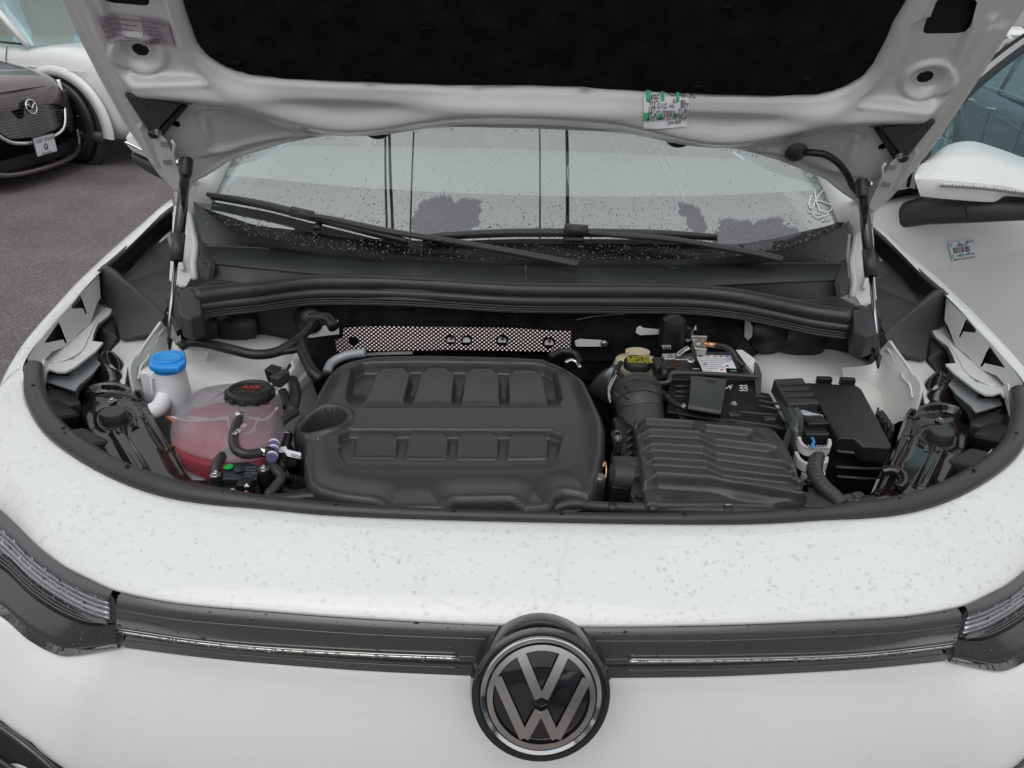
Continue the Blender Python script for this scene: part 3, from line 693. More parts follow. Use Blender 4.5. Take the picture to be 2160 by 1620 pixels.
# painted inner apron
ap = plate('inner_apron', L([(250, 716, .925), (325, 703, .935), (341, 676, .94), (300, 735, .93), (268, 778, .92), (262, 815, .91), (214, 763, .915)]), .004, M['paintin'], car)
apw = loft('apron_wall', [L([(338, 680, .978), (304, 727, .960), (271, 774, .942), (284, 850, .86)]), L([(340, 678, .985), (306, 725, .967), (274, 772, .950), (288, 850, .88)]), L([(354, 696, .962), (335, 745, .94), (315, 790, .91), (312, 850, .865)]), L([(375, 730, .935), (368, 770, .90), (358, 812, .865), (345, 870, .83)]), L([(440, 742, .925), (430, 775, .885), (412, 815, .84), (385, 880, .80)])], 30, 26, M['paintin'], car)
tube('apron_sealant', L([(339, 680, .988), (325, 700, .975), (305, 728, .965), (290, 752, .955), (275, 775, .94)]), .0035, M['paintin'], apw, seg=8)
tube('apron_sealant', L([(345, 694, .972), (332, 712, .963), (330, 722, .958), (316, 740, .950), (312, 756, .945), (298, 772, .94), (292, 800, .92)]), .0026, M['paintin'], apw, seg=8)
text('stamped_code', '23AUSA27', pz(287, 765, .9255), pz(335, 712, .9295)-pz(287, 765, .9255), (-1, .4, 0), .017, M['galv'], ap)
# hinge pillar plates behind the strut
hp = plate('hinge_panel', L([(366, 425, 1.14), (396, 428, 1.12), (402, 470, 1.09), (412, 520, 1.05), (413, 570, 1.01), (392, 604, .99), (372, 606, .985), (357, 590, 1.0), (362, 520, 1.05), (364, 470, 1.09)]), .004, M['paintin'], car)
tube('hinge_fold', L([(398, 430, 1.125), (404, 475, 1.09), (412, 520, 1.06), (408, 560, 1.03), (412, 590, 1.0)]), .008, M['paintin'], hp)
tube('hinge_fold', L([(372, 436, 1.13), (368, 480, 1.09), (376, 530, 1.05), (386, 570, 1.015)]), .005, M['paintin'], hp)
sidepieces = [wing, wall, sh, wingback, tab, lamp_back, liner, lv, gus, baffle, b2, b3, ap, apw, hp]
for o in sidepieces: mirror_tree(o, car)

# --- glossy black lamp carriers (rails): relief, left then mirrored
railz = .905
rp = sc(0, 540, [(570, 745), (600, 690), (680, 662), (800, 668), (828, 720), (760, 768), (830, 800), (900, 832), (960, 955), (1060, 1150), (1190, 1370), (1335, 1425), (1330, 1560), (1000, 1560), (740, 1400), (600, 1220), (500, 1000), (478, 850), (500, 790)])
def X2(pts, z): return [tuple(pz(p[0], p[1], z)[:2]) for p in pts]
rpo = X2(rp, railz)
ell = lambda cx, cy, rx, ry, n=24, rot=0: [(cx+rx*math.cos(a)*math.cos(rot)-ry*math.sin(a)*math.sin(rot), cy+rx*math.cos(a)*math.sin(rot)+ry*math.sin(a)*math.cos(rot)) for a in np.linspace(0, 2*math.pi, n+1)[:-1]]
craterP = X2(ell(238, 788, 34, 22), railz); dishP = X2(ell(243, 833, 62, 17, rot=.05), railz)
r1 = X2([(243, 922), (292, 1005)], railz); r1b = X2([(255, 915), (306, 1000)], railz); r2 = X2([(173, 858), (186, 905), (240, 980)], railz)
slotP = X2([(300, 888), (310, 886), (346, 940), (350, 952), (340, 950), (318, 925)], railz); tabP = X2([(265, 905), (285, 897), (293, 908), (278, 917)], railz)
r3 = X2([(296, 825), (312, 862), (345, 922), (392, 1000)], railz); hole2 = X2(ell(275, 838, 14, 6), railz); capP = X2(ell(246, 892, 38, 26), railz)
def rh(X, Y, D):
    h = .016*sst(.0, .028, -D)
    h += .030*sst(.012, -.012, sdf(craterP, X, Y)) - .045*sst(.0, -.022, sdf(craterP, X, Y)+.012)
    h -= .013*sst(.003, -.012, sdf(dishP, X, Y)); h += .005*np.exp(-(sdf(dishP, X, Y)/.005)**2)
    for l, w, a in ((r1, .006, .008), (r1b, .005, .006), (r2, .010, .010), (r3, .006, .008)): h += a*np.exp(-(ldist(l, X, Y)/w)**2)
    h -= .010*sst(.002, -.004, sdf(slotP, X, Y)); h += .003*np.exp(-(sdf(slotP, X, Y)/.004)**2)
    h -= .02*sst(.001, -.003, sdf(hole2, X, Y)); h += .004*sst(.002, -.002, sdf(tabP, X, Y))
    h -= .008*sst(.002, -.010, sdf(capP, X, Y)); h += .004*np.exp(-(sdf(capP, X, Y)/.004)**2)
    return h
rail = relief('lamp_carrier', rpo, rh, M['ed'], car, cell=.0028, edge=.008, drop=.07, base=railz-.01, rad=.02)
capb = pz(246, 897, .905)
cap = lathe('rubber_stop', capb, (0, 0, 1), [(.028, 0), (.028, .006), (.0225, .008), (.0225, .026), (.0205, .0295), (.0, .030)], M['rubber'], rail, seg=32)
lathe('rubber_stop_foot', capb-np.array([0, 0, .004]), (0, 0, 1), [(.030, 0), (.030, .004), (.028, .006), (.0, .006)], M['ed'], rail, seg=32)
bolt('bolt', pz(237, 846, .915), (0, 0, 1), .005, M['steel'], rail); bolt('bolt', pz(402, 1033, .905), (0, 0, 1), .008, M['blackp'], rail)
plate('rail_foot', L([(380, 1010, .905), (443, 1017, .905), (448, 1026, .905), (432, 1040, .905), (380, 1040, .905)]), .004, M['ed'], rail, bevel=.002)
mirror_tree(rail, car)
# junk between carrier and wing: lamp backs
for k, (a, b_) in enumerate((((108, 812), (128, 820)), ((125, 840), (140, 880)), ((110, 868), (130, 905)), ((150, 920), (195, 975)))):
    o = box('lamp_housing', pz((a[0]+b_[0])/2, (a[1]+b_[1])/2, .90), (.05, .07, .05), M['plastic'] if k % 2 else M['blackp'], car, rot=(.1, .1*k, .5+k*.2), bevel=.006); mirror(o, car)
o = tube('lamp_cable', L([(100, 815, .93), (120, 830, .92), (118, 850, .92), (140, 872, .91), (128, 900, .9)]), .004, M['blackp'], car); mirror(o, car)
o = plate('lamp_flange', L([(135, 900, .95), (140, 904, .95), (180, 950, .95), (200, 965, .95), (196, 968, .95), (160, 940, .95)]), .003, M['paintin'], car); mirror(o, car)
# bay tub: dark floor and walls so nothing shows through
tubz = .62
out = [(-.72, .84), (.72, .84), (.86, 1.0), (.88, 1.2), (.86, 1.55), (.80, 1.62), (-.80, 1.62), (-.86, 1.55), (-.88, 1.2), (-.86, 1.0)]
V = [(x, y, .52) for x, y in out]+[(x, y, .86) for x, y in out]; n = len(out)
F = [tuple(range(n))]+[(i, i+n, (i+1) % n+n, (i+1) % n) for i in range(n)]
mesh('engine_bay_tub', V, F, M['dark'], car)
# ================================================================== bonnet (raised), inner side towards us
hood_edge = [(363, 397), (382, 405), (400, 391), (433, 377), (460, 363), (480, 350), (520, 337), (593, 315), (650, 303), (727, 293), (833, 284), (973, 279), (1110, 282)]
HE = [hxs(*p) for p in hood_edge]; HE[-1] = (0, HE[-1][1])
side = [hxs(*p) for p in [(333, 370), (287, 300), (259, 259), (204, 157), (154, 59), (128, 0)]]
TOP = 1.02
outl = side[::-1]+HE
outl = [(-.905, .62), (-.90, .8), (-.85, .93)][::-1]+outl if False else outl
leftpts = [(-.62, TOP), (-.80, .97), (-.88, .85), (-.905, .65)]+side[::-1]+HE
full = leftpts+[(-x, s) for x, s in leftpts[:-1][::-1]]
def hl_(pts): return [hxs(*p) for p in pts]
def m2(line): return [(-x, s) for x, s in line]
padL = hl_([(377, 0), (390, 43), (410, 97), (430, 123), (467, 147), (500, 160), (540, 169), (640, 177), (773, 182), (900, 185), (1080, 187)])
padL = [(padL[0][0]-.015, .62), (padL[0][0]-.005, .54)]+padL
pad_poly = padL[:-1]+[(0, padL[-1][1])]+m2(padL[:-1])[::-1]; pad_poly = [(-.60, .93), (-.66, .88)]+pad_poly+[(.66, .88), (.60, .93)]
crest = hl_([(300, 178), (360, 183), (440, 192), (500, 200), (560, 217), (640, 240), (720, 254), (800, 250), (880, 236), (950, 227), (1030, 225), (1110, 226), (1180, 229)])
lipline = hl_([(430, 330), (540, 305), (640, 287), (700, 285), (800, 281), (900, 270), (980, 262), (1110, 262), (1180, 264)])
lowpocket = hl_([(404, 238), (440, 232), (500, 238), (560, 258), (615, 278), (640, 288), (600, 300), (520, 315), (455, 322), (438, 316), (425, 280)])
lowbead = hl_([(430, 250), (438, 300), (450, 316), (480, 318), (560, 300), (640, 287)])
uppocket = hl_([(208, -20), (228, 45), (252, 110), (268, 148), (285, 158), (430, 165), (441, 160), (420, 140), (385, 95), (360, 40), (345, -20)])
upbead = hl_([(170, -30), (190, 10), (218, 80), (250, 140), (268, 160), (290, 163), (360, 164), (436, 166)])
edgebead = hl_([(150, -10), (190, 70), (240, 165), (290, 262), (330, 340)]); edgebead2 = hl_([(172, -10), (210, 75), (258, 172), (300, 255)])
holeC = hxs(292, 115); holeR = .034
triP = hl_([(268, 186), (386, 210), (330, 272), (322, 272)]); smallh = [hxs(403, 211), hxs(371, 261)]
sidepanel = hl_([(293, 262), (302, 255), (318, 275), (372, 340), (385, 400), (372, 402), (345, 370), (310, 310)])
cutP = hl_([(205, -70), (213, -5), (222, 10), (235, 14), (305, 20), (312, 15), (310, -2), (296, -70)])
def hood_h(X, Y, D):
    Xa = -np.abs(X)
    h = np.zeros_like(X)
    dp = sdf(rnd(pad_poly, .06, 10), X, Y)
    h += .014*np.exp(-((dp-.024)/.017)**2)-.010*sst(.006, -.006, dp)
    dc = ldist(cr2(crest), Xa, Y); h += .032*np.exp(-(dc/.028)**2)
    dl = sdf(rnd(lowpocket, .02), Xa, Y); h -= .010*sst(.006, -.008, dl)
    h += .006*np.exp(-(ldist(cr2(lowbead, 30), Xa, Y)/.009)**2)
    du = sdf(rnd(uppocket, .02), Xa, Y) if True else sdf(uppocket, Xa, Y); h -= .012*sst(.006, -.008, du)
    h += .007*np.exp(-(ldist(cr2(upbead, 40), Xa, Y)/.008)**2)
    h += .006*np.exp(-(ldist(cr2(edgebead, 20), Xa, Y)/.011)**2)+.006*np.exp(-(ldist(cr2(edgebead2, 20), Xa, Y)/.008)**2)
    rr = np.sqrt((Xa-holeC[0])**2+((Y-holeC[1])/.8)**2)
    h += .010*sst(.058, .046, rr)-.014*sst(.046, .026, rr)+.003*np.exp(-((rr-.036)/.004)**2)
    h += .006*sst(.003, -.003, sdf(sidepanel, Xa, Y))
    d2 = ldist(lipline, Xa, Y); below = np.interp(Xa, [p[0] for p in lipline], [p[1] for p in lipline])-Y
    h -= .014*sst(-.004, .012, below)*sst(-.84, -.66, Xa)
    h += .004*np.exp(-((D+.008)/.004)**2)
    h -= .03*sst(.0, -.0, D)*0
    return h
def hood_cut(X, Y):
    Xa = -np.abs(X)
    a = (np.sqrt((Xa-holeC[0])**2+((Y-holeC[1])/.8)**2)-.0165)
    for c in smallh: a = np.minimum(a, np.sqrt((Xa-c[0])**2+(Y-c[1])**2)-(.0055 if c is smallh[0] else .009))
    return np.minimum(a, sdf(rnd(cutP, .012), Xa, Y))
bonnet = relief('bonnet', full, hood_h, M['hoodin'], car, cell=.0031, edge=.005, drop=.016, place=hoodplace, rad=.012, cut=hood_cut)
bonnet['label'] = 'raised bonnet seen from its inner side with a black insulating pad'
# outer skin behind
ok = [hpt(x*1.0, s, -.018-.05*max(0, 1-(x/.9)**2)*0) for x, s in rnd(full, .02, 3)]
skin = plate('bonnet_skin', [hpt(x, s, -.020) for x, s in rnd(full, .02, 3)], .004, M['paint'], bonnet, direction=-HN)
inn = [(x*.965, s*1.0) for x, s in full]
for s in (1, -1):
    plate('hole_shade_sheet', [hpt(-s*x, y, -.013) for x, y in hl_([(190, -90), (195, 30), (330, 40), (330, -90)])], .002, M['dark'], bonnet, direction=-HN)  # dark sheets behind the openings put the hollow's shade into colour
    plate('hole_shade_sheet', [hpt(s*x, y, -.0165) for x, y in [(holeC[0]-.05, holeC[1]-.05), (holeC[0]+.05, holeC[1]-.05), (holeC[0]+.05, holeC[1]+.05), (holeC[0]-.05, holeC[1]+.05)]], .001, M['dark'], bonnet, direction=-HN)
    for c in smallh: plate('hole_shade_sheet', [hpt(s*x, y, -.0165) for x, y in [(c[0]-.02, c[1]-.02), (c[0]+.02, c[1]-.02), (c[0]+.02, c[1]+.02), (c[0]-.02, c[1]+.02)]], .001, M['dark'], bonnet, direction=-HN)
# insulating pad
def pad_h(X, Y, D):
    n = np.sin(X*37+np.sin(Y*23)*2)*np.sin(Y*41+np.sin(X*19)*2)
    return .003*n*.3+.002*np.sin(X*11)*np.sin(Y*13)+.004*sst(0, .03, -D)
pad_in = [(x*.992, s+.004) for x, s in pad_poly]
pad = relief('insulating_pad', pad_in, pad_h, M['felt'], bonnet, cell=.008, edge=.006, drop=.008, place=lambda x, s, h: hoodplace(x, s, h-.002), rad=.055)
for px, py in ((774, 160), (1006, 165), (1238, 172), (1470, 182), (1533, 14), (500, 130), (1700, 165), (900, 60)):
    x, s = hxs(px, py); q = hpt(x, s, .0035)
    box('pad_clip', q, (.022, .010, .006), M['felt'], bonnet, rot=(-(math.pi/2-HA), 0, 0), bevel=.002)
# black deflector wedges
for s in (1, -1):
    tp = [(x*s*(1), y) for x, y in triP]
    w = plate('corner_wedge', [hpt(x, y, .020) for x, y in [(s*a, b) for a, b in hl_([(268, 187), (384, 209), (331, 268), (321, 268)])]], .03, M['plastic'], bonnet, direction=-HN, bevel=.0015)
    a, b = hl_([(387, 213), (330, 274)])
    plate('wedge_lip', [hpt(s*a[0], a[1], .021), hpt(s*(a[0]+.010), a[1]-.004, .014), hpt(s*(b[0]+.010), b[1]-.010, .014), hpt(s*b[0], b[1], .021)], .026, M['blackp'], w, direction=-HN, bevel=.001)
    c = hxs(328, 270); lathe('wedge_foot', hpt(s*c[0], c[1], -.0), HN, [(.011, 0), (.011, .022), (.008, .026), (0, .026)], M['blackp'], w, seg=16)
    pcs = hl_([(304, 208), (318, 212)]); tube('wedge_pin', [hpt(s*pcs[0][0], pcs[0][1], .021), hpt(s*pcs[1][0], pcs[1][1], .021)], .002, M['plastic'], w, smooth=False)
# rubber buffers peeping out under the trailing edge
for px in (795, 1432):
    x, s = hxs(px, 290 if px < 1000 else 308)
    lathe('rubber_buffer', hpt(x, s+.022, -.012), HN, [(.030, 0), (.034, .004), (.030, .008), (0, .009)], M['rubber'], bonnet, seg=32)
# hinge arms
for s in (1, -1):
    f = lambda px, py, o: (lambda q: np.array([q[0]*-s*-1 if False else (q[0] if s > 0 else -q[0]), q[1], q[2]]))(hood(px, py, o))
    arm = plate('bonnet_hinge', [f(318, 280, .012), f(330, 276, .018), (f(352, 300, .030)), f(372, 345, .030), f(386, 395, .030), (f(366, 402, .02)), f(348, 372, .012), f(330, 330, .012)], .004, M['hoodin'], bonnet, direction=-HN, bevel=.001)
    for px, py in ((346, 305), (352, 343)):
        x, y = hxs(px, py); plate('hinge_slot', [f(px-9, py-5, .0305), f(px+7, py-6, .0305), f(px+10, py+5, .0305), f(px-6, py+6, .0305)], .002, M['galv'], arm, direction=-HN)
    tube('hinge_edge', [f(362, 296, .032), f(368, 306, .038), f(366, 325, .040), f(372, 348, .036)], .0035, M['hoodin'], arm)
    bolt('bolt', f(333, 278, .02), HN, .006, M['steel'], arm)
# droplets hanging from the trailing edge
def edgedrops():
    V = []; F = []; r0 = random.Random(3)
    cur = cr([hpt(x, y, -.012) for x, y in HE[4:]]+[hpt(-x, y, -.012) for x, y in HE[4:-1][::-1]], 400)
    for k in range(95):
        p = cur[r0.randrange(10, 390)]; r_ = r0.uniform(.0016, .0034); b = len(V); sg, rg = 8, 5
        for i in range(rg+1):
            a = math.pi*i/rg
            for j in range(sg):
                t = 2*math.pi*j/sg; V.append(p+np.array([r_*math.sin(a)*math.cos(t), r_*math.sin(a)*math.sin(t), -r_*1.1-r_*1.15*math.cos(a)+.001]))
        F += [(b+i*sg+j, b+i*sg+(j+1) % sg, b+(i+1)*sg+(j+1) % sg, b+(i+1)*sg+j) for i in range(rg) for j in range(sg)]
    o = mesh('hanging_drops', V, F, M['pearl'], bonnet, True); o['kind'] = 'stuff'
M['pearl'] = mat('drop_pearl', (.8, .85, .85), .05, trans=1.0, ior=1.33)
edgedrops()
# warning label, left
hl0 = float(np.dot(onto(bonnet, 300, 60)-HP0, HN))
def hq(px, py, o=.004): return hood(px, py, hl0)
def gsheet(name, c4, m, par, n=16):
    V = []
    for j in range(n+1):
        for i in range(n+1):
            u, v = i/n, j/n; a = np.array(c4[0])*(1-u)+np.array(c4[1])*u; b = np.array(c4[3])*(1-u)+np.array(c4[2])*u; p = a*(1-v)+b*v; V.append(hq(p[0], p[1]))
    return mesh(name, V, [(j*(n+1)+i, j*(n+1)+i+1, (j+1)*(n+1)+i+1, (j+1)*(n+1)+i) for j in range(n) for i in range(n)], m, par)
lab = gsheet('warning_label', [(213, 24), (358, 40), (371, 93), (234, 77)], M['lilac'], bonnet)
lab['label'] = 'mauve warning label, partly pale'
gsheet('label_patch', [(252, 28.5), (298, 33.5), (306, 85.5), (262, 80)], M['lilacl'], lab, 8)
xd = hq(358, 40)-hq(213, 24); yd = hq(213, 24)-hq(234, 77)
def ht(body, px, py, size, m='lilactext', par=lab, o=-.0076, xd=xd, yd=yd): text('lettering', body, hq(px, py, o), xd, yd, size, M[m], par, off=0)
ht('VOLKSWAGEN GROUP OF AMERICA, INC.', 224, 35, .0062)
for i, s_ in enumerate(('vehicle emission control info', 'conforms to regulations', 'test group 2.0 litre')): ht(s_, 221+i*5, 45+i*11, .0052)
for i, s_ in enumerate(('fuel system', 'catalyst EGR', 'OBD certified', 'engine family')): ht(s_, 306+i*3, 54+i*8, .0050)
ht('LHG', 313, 84, .012, 'ink')
# build sheet sticker, right
M['white2'] = mat('paper_label', (.80, .82, .85), .5)
stk = [(1360, 201), (1457, 204), (1449, 263), (1355, 258)]
def sq(u, v, o=.018):
    a = np.array(stk[0])*(1-u)+np.array(stk[1])*u; b = np.array(stk[3])*(1-u)+np.array(stk[2])*u; p = a*(1-v)+b*v; return hood(p[0], p[1], hs0)
rows_ = []
hs0 = float(np.dot(onto(bonnet, 1405, 232)-HP0, HN))
V = []; F = []; nu_, nv_ = 30, 36
for j in range(nv_+1):
    for i in range(nu_+1): V.append(sq(i/nu_, j/nv_, .0285))
F = [(j*(nu_+1)+i, j*(nu_+1)+i+1, (j+1)*(nu_+1)+i+1, (j+1)*(nu_+1)+i) for j in range(nv_) for i in range(nu_)]
sheet = mesh('build_sheet', V, F, M['white2'], bonnet); sheet['label'] = 'white build sheet sticker with green bands and printed codes'
for u0, u1, v0, v1 in ((.05, .15, 0, .28), (.37, .45, 0, .27), (.71, .78, 0, .27), (.0, .13, .52, .76), (.33, .42, .55, .76), (.66, .74, .55, .70)):
    plate('green_band', [sq(u0, v0, .0290), sq(u1, v0, .0290), sq(u1, v1, .0290), sq(u0, v1, .0290)], .0003, M['green'], sheet, direction=-HN)
sx, sy = sq(1, .5)-sq(0, .5), sq(.5, 0)-sq(.5, 1)
def st_(b_, u, v, size, m='ink'): text('lettering', b_, sq(u, v, .0296), sx, sy, size, M[m], sheet, off=0, extr=.0001)
for b_, u, v, z_ in (('349E', .06, .27, .013), ('ABC', .50, .17, .014), ('3448612+2', .70, .18, .009), ('EL5   40H', .63, .29, .007), ('TI2', .10, .39, .011), ('G1G', .28, .42, .011), ('4AJ', .55, .40, .008), ('B0T', .80, .40, .011), ('1E7', .08, .51, .011), ('0F1 SRM42H5', .27, .53, .007), ('TUB1', .75, .53, .011), ('7L6', .08, .64, .013), ('1SA', .43, .65, .012), ('K1', .74, .66, .010), ('9V2.9AK', .06, .76, .011), ('2E0 V0K', .50, .78, .007), ('7L6', .78, .80, .012), ('E0A 8Z8', .55, .90, .008)):
    st_(b_, u, v, z_)

for o_ in [sheet]+[c for c in bpy.data.objects if c.parent == sheet]: drape(o_, bonnet, HN, .0045 if o_ == sheet else (.0055 if 'band' in o_.name else .0068))
for o_ in [lab]+[c for c in bpy.data.objects if c.parent == lab]: drape(o_, bonnet, HN, .0030 if o_ == lab else (.0038 if 'patch' in o_.name else .0050))
# ================================================================== gas struts
def strut(top, bot, joint, s):
    a, b = np.array(top), np.array(bot)
    j = a+(b-a)*joint
    o = tube('gas_strut', [a, j], .0115, M['ed'], car, smooth=False, seg=18)
    tube('strut_collar', [a+(b-a)*(joint-.13), j+(b-a)*.01], .0135, M['plastic'], o, smooth=False, seg=18)
    tube('piston_rod', [j, b], .0048, M['rod'], o, smooth=False, seg=12)
    d = (b-a)/np.linalg.norm(b-a)
    lathe('strut_socket', a-d*.012, d, [(.008, 0), (.0135, .004), (.0135, .040), (.0115, .045), (0, .045)], M['blackp'], o, seg=16)
    lathe('strut_socket', b-d*.030, d, [(.007, 0), (.010, .003), (.010, .030), (.008, .036), (0, .036)], M['blackp'], o, seg=16)
    bolt('ball_stud', a+np.array([-.016*s, 0, 0]), (-s, 0, 0), .006, M['steel'], o)
    bolt('ball_stud', b+np.array([.008*-s, 0, 0]), (-s, 0, 0), .006, M['steel'], o)
tL_ = hood(394, 343, .045); bL_ = pz(351, 742, .925)
tR_ = hood(1818, 388, .045); bR_ = pz(1856, 778, .925)
strut(tL_, bL_, .52, 1); strut(tR_, bR_, .50, -1)
# washer hose with grommet on the right
gx = hood(1683, 321, .0)
hose = tube('washer_hose', [hood(1695, 322, .004), hood(1712, 322, .014), hood(1740, 326, .02), hood(1765, 341, .022), hood(1785, 365, .022), hood(1798, 392, .022), hood(1812, 408, .012), pz(1808, 440, 1.12), pz(1806, 470, 1.09), pz(1800, 520, 1.06), pz(1808, 580, 1.01), pz(1800, 618, .99)], .0078, M['blackp'], car, n=80, seg=12)
lathe('grommet', hood(1678, 320, -.002), HN+np.array([.1, 0, 0]), [(.024, 0), (.026, .004), (.022, .010), (.012, .016), (0, .017)], M['rubber'], hose, seg=28)
for t in range(9):
    q = hood(1704+t*4, 321.5+t*.5, .012); 

# ================================================================== windscreen, cowl, wipers
gbase = [(409, 425), (424, 436), (459, 464), (505, 488), (561, 505), (635, 518), (719, 529), (820, 539), (1000, 547), (1143, 550), (1300, 550), (1450, 546), (1560, 540), (1640, 528), (1700, 512), (1745, 495), (1775, 478), (1790, 465)]
GB = [glass(*p) for p in gbase]
GUP = np.array([0, .866, .5])
GB2 = cr(GB, 80)
rowsg = []
for k in range(9):
    t = k/8*.95
    rowsg.append([p*np.array([1-.10*t, 1, 1])+GUP*t*(1+0*p[0])+GN*(-.10*p[0]**2*t-.09*(t-.0)**2*.6) for p in GB2])
ws = loft('windscreen', rowsg, 80, 0, M['wglass'], car)
ws['label'] = 'wet windscreen with two dark overhead lines reflected'
e = ws.modifiers.new('s', 'SUBSURF'); e.levels = 1; e.render_levels = 1
def gp(px, py, off=0.0):
    q = glass(px, py, 0)
    t = max(0, float(np.dot(q-GP0, GUP)))
    tt = 0
    for _ in range(3):
        b = np.interp(q[0], [p[0] for p in GB2], [p[1] for p in GB2]); tt = max(0, (q[1]-b)/.866)
        q = pn(px, py, GP0+GN*(-.10*q[0]**2*tt-.054*tt**2+off), GN)
    return q
# frit band at the foot of the glass
fr_low = [gp(a, b, .0012) for a, b in gbase[1:-1]]
frit_up = [(435, 441), (487, 458), (542, 475), (662, 490), (718, 500), (830, 505), (1000, 512), (1143, 514), (1300, 514), (1450, 516), (1560, 514), (1620, 505), (1700, 487), (1750, 475), (1784, 462)]
fr_up = [gp(a, b, .0012) for a, b in frit_up]
frit = loft('frit_band', [fr_low, fr_up], 90, 8, M['frit'], ws, flip=False)
# grey dash behind the glass; added pale sheet beyond it paints reflected sky
dz = lambda y: 1.02
dash = loft('dashboard', [[(-.80, 1.80, .98), (-.4, 1.72, .97), (0, 1.70, .97), (.4, 1.72, .97), (.80, 1.80, .98)], [(-.80, 2.0, 1.06), (-.4, 1.98, 1.06), (0, 1.97, 1.06), (.4, 1.98, 1.06), (.8, 2.0, 1.06)], [(-.80, 2.3, 1.12), (0, 2.32, 1.13), (.8, 2.3, 1.12)], [(-.80, 2.45, 1.10), (0, 2.5, 1.11), (.8, 2.45, 1.10)], [(-.8, 2.5, .8), (0, 2.55, .8), (.8, 2.5, .8)]], 30, 20, M['dashgrey'] if 'dashgrey' in M else mat('dash_grey', (.13, .115, .12), .6), car)
cover = loft('reflection_sheet', [L([(440, 366, 1.135), (540, 375, 1.135), (780, 397, 1.135), (1143, 413, 1.135), (1500, 412, 1.135), (1760, 398, 1.135)])[::1], [(-.80, 2.36, 1.16), (0, 2.38, 1.17), (.80, 2.36, 1.16)], [(-.78, 2.6, 1.16), (0, 2.6, 1.17), (.78, 2.6, 1.16)]], 30, 12, mat('reflected_sky_tint', (.50, .60, .56), .5, bump='noise', bscale=6, bstr=.2), car)
# cabin shell: roof, pillars, seat backs
M['cabin'] = mat('cabin_trim', (.30, .31, .31), .7)
roof = loft('roof', [[p+GUP*0 for p in rowsg[-1]], [np.array([p[0]*.98, p[1]+.5, 1.70]) for p in rowsg[-1]], [np.array([p[0]*.95, p[1]+1.6, 1.70]) for p in rowsg[-1]], [np.array([p[0]*.9, p[1]+2.2, 1.5]) for p in rowsg[-1]], [np.array([p[0]*.95, p[1]+2.45, .9]) for p in rowsg[-1]]], 40, 0, M['paint'], car)
for s in (1, -1):
    side_ = [np.array([s*.82, 1.82, 1.15]), np.array([s*.75, 2.62, 1.60]), np.array([s*.72, 3.2, 1.66]), np.array([s*.70, 4.2, 1.62]), np.array([s*.74, 4.7, 1.45])]
    tube('roof_pillar', side_, .045, M['paint'], car, seg=10)
    body = plate('car_side', [np.array([s*.96, 1.98 if s < 0 else 3.05, 1.05]), np.array([s*.95, 4.95, 1.08]), np.array([s*.93, 5.1, .5]), np.array([s*.95, 4.6, .28]), np.array([s*.97, 2.0 if s < 0 else 3.05, .28])], .03, M['paint'], car)
    wnd = plate('side_window', [np.array([s*.93, 2.1, 1.07]), np.array([s*.76, 2.7, 1.56]), np.array([s*.73, 4.2, 1.56]), np.array([s*.90, 4.7, 1.10])], .004, M['sglass'], car)
tail = box('car_tail', (0, 5.0, .75), (1.8, .3, .8), M['paint'], car, bevel=.05)
floor_ = box('car_floor', (0, 3.3, .30), (1.75, 3.3, .06), M['blackp'], car)
for x in (-.4, .4):
    seat = box('seat', (x, 3.15, .72), (.50, .5, .16), M['cabin'], car, bevel=.05); box('seat_back', (x, 3.45, 1.0), (.50, .14, .62), M['cabin'], seat, rot=(-.2, 0, 0), bevel=.05); box('headrest', (x, 3.52, 1.40), (.26, .1, .18), M['cabin'], seat, bevel=.04)
st = np.array([.38, 2.62, 1.08]); T_ = []
for k in range(25):
    a = 2*math.pi*k/24; T_.append(st+np.array([.18*math.cos(a), .08*math.sin(a), .16*math.sin(a)]))
wheel_ = tube('steering_wheel', T_, .014, M['plastic'], car, smooth=False, n=25); tube('wheel_hub', [st, st+np.array([0, -.2, -.06])], .05, M['plastic'], wheel_, smooth=False)
for sx in (-1, 1):
    for yy in (1.35, 4.1):
        w = lathe('wheel', (sx*.80, yy, .36), (sx, 0, 0), [(.20, -.02), (.30, 0), (.355, .02), (.36, .05), (.36, .16), (.345, .19), (.25, .20), (.24, .17), (.0, .16)], M['rubber'], car, seg=40)
# handwriting on the glass, right
M['chalk'] = mat('white_marker', (.85, .85, .88), .6)
def scr(pts, o=.0028): return [gp(a, b, o) for a, b in pts]
sgn = tube('marker_scribble', scr([(1712, 412), (1706, 430), (1712, 440), (1722, 420), (1738, 402), (1752, 412), (1757, 435), (1745, 448), (1725, 440)]), .0016, M['chalk'], ws, seg=6)
tube('marker_scribble', scr([(1718, 400), (1722, 425), (1730, 447)]), .0016, M['chalk'], ws, seg=6); tube('marker_scribble', scr([(1716, 422), (1735, 425), (1752, 432)]), .0014, M['chalk'], ws, seg=6)
tube('marker_scribble', scr([(1706, 446), (1720, 450), (1735, 450)]), .0014, M['chalk'], ws, seg=6); tube('marker_scribble', scr([(1714, 452), (1728, 460), (1748, 450), (1735, 465), (1752, 462)]), .0014, M['chalk'], ws, seg=6)
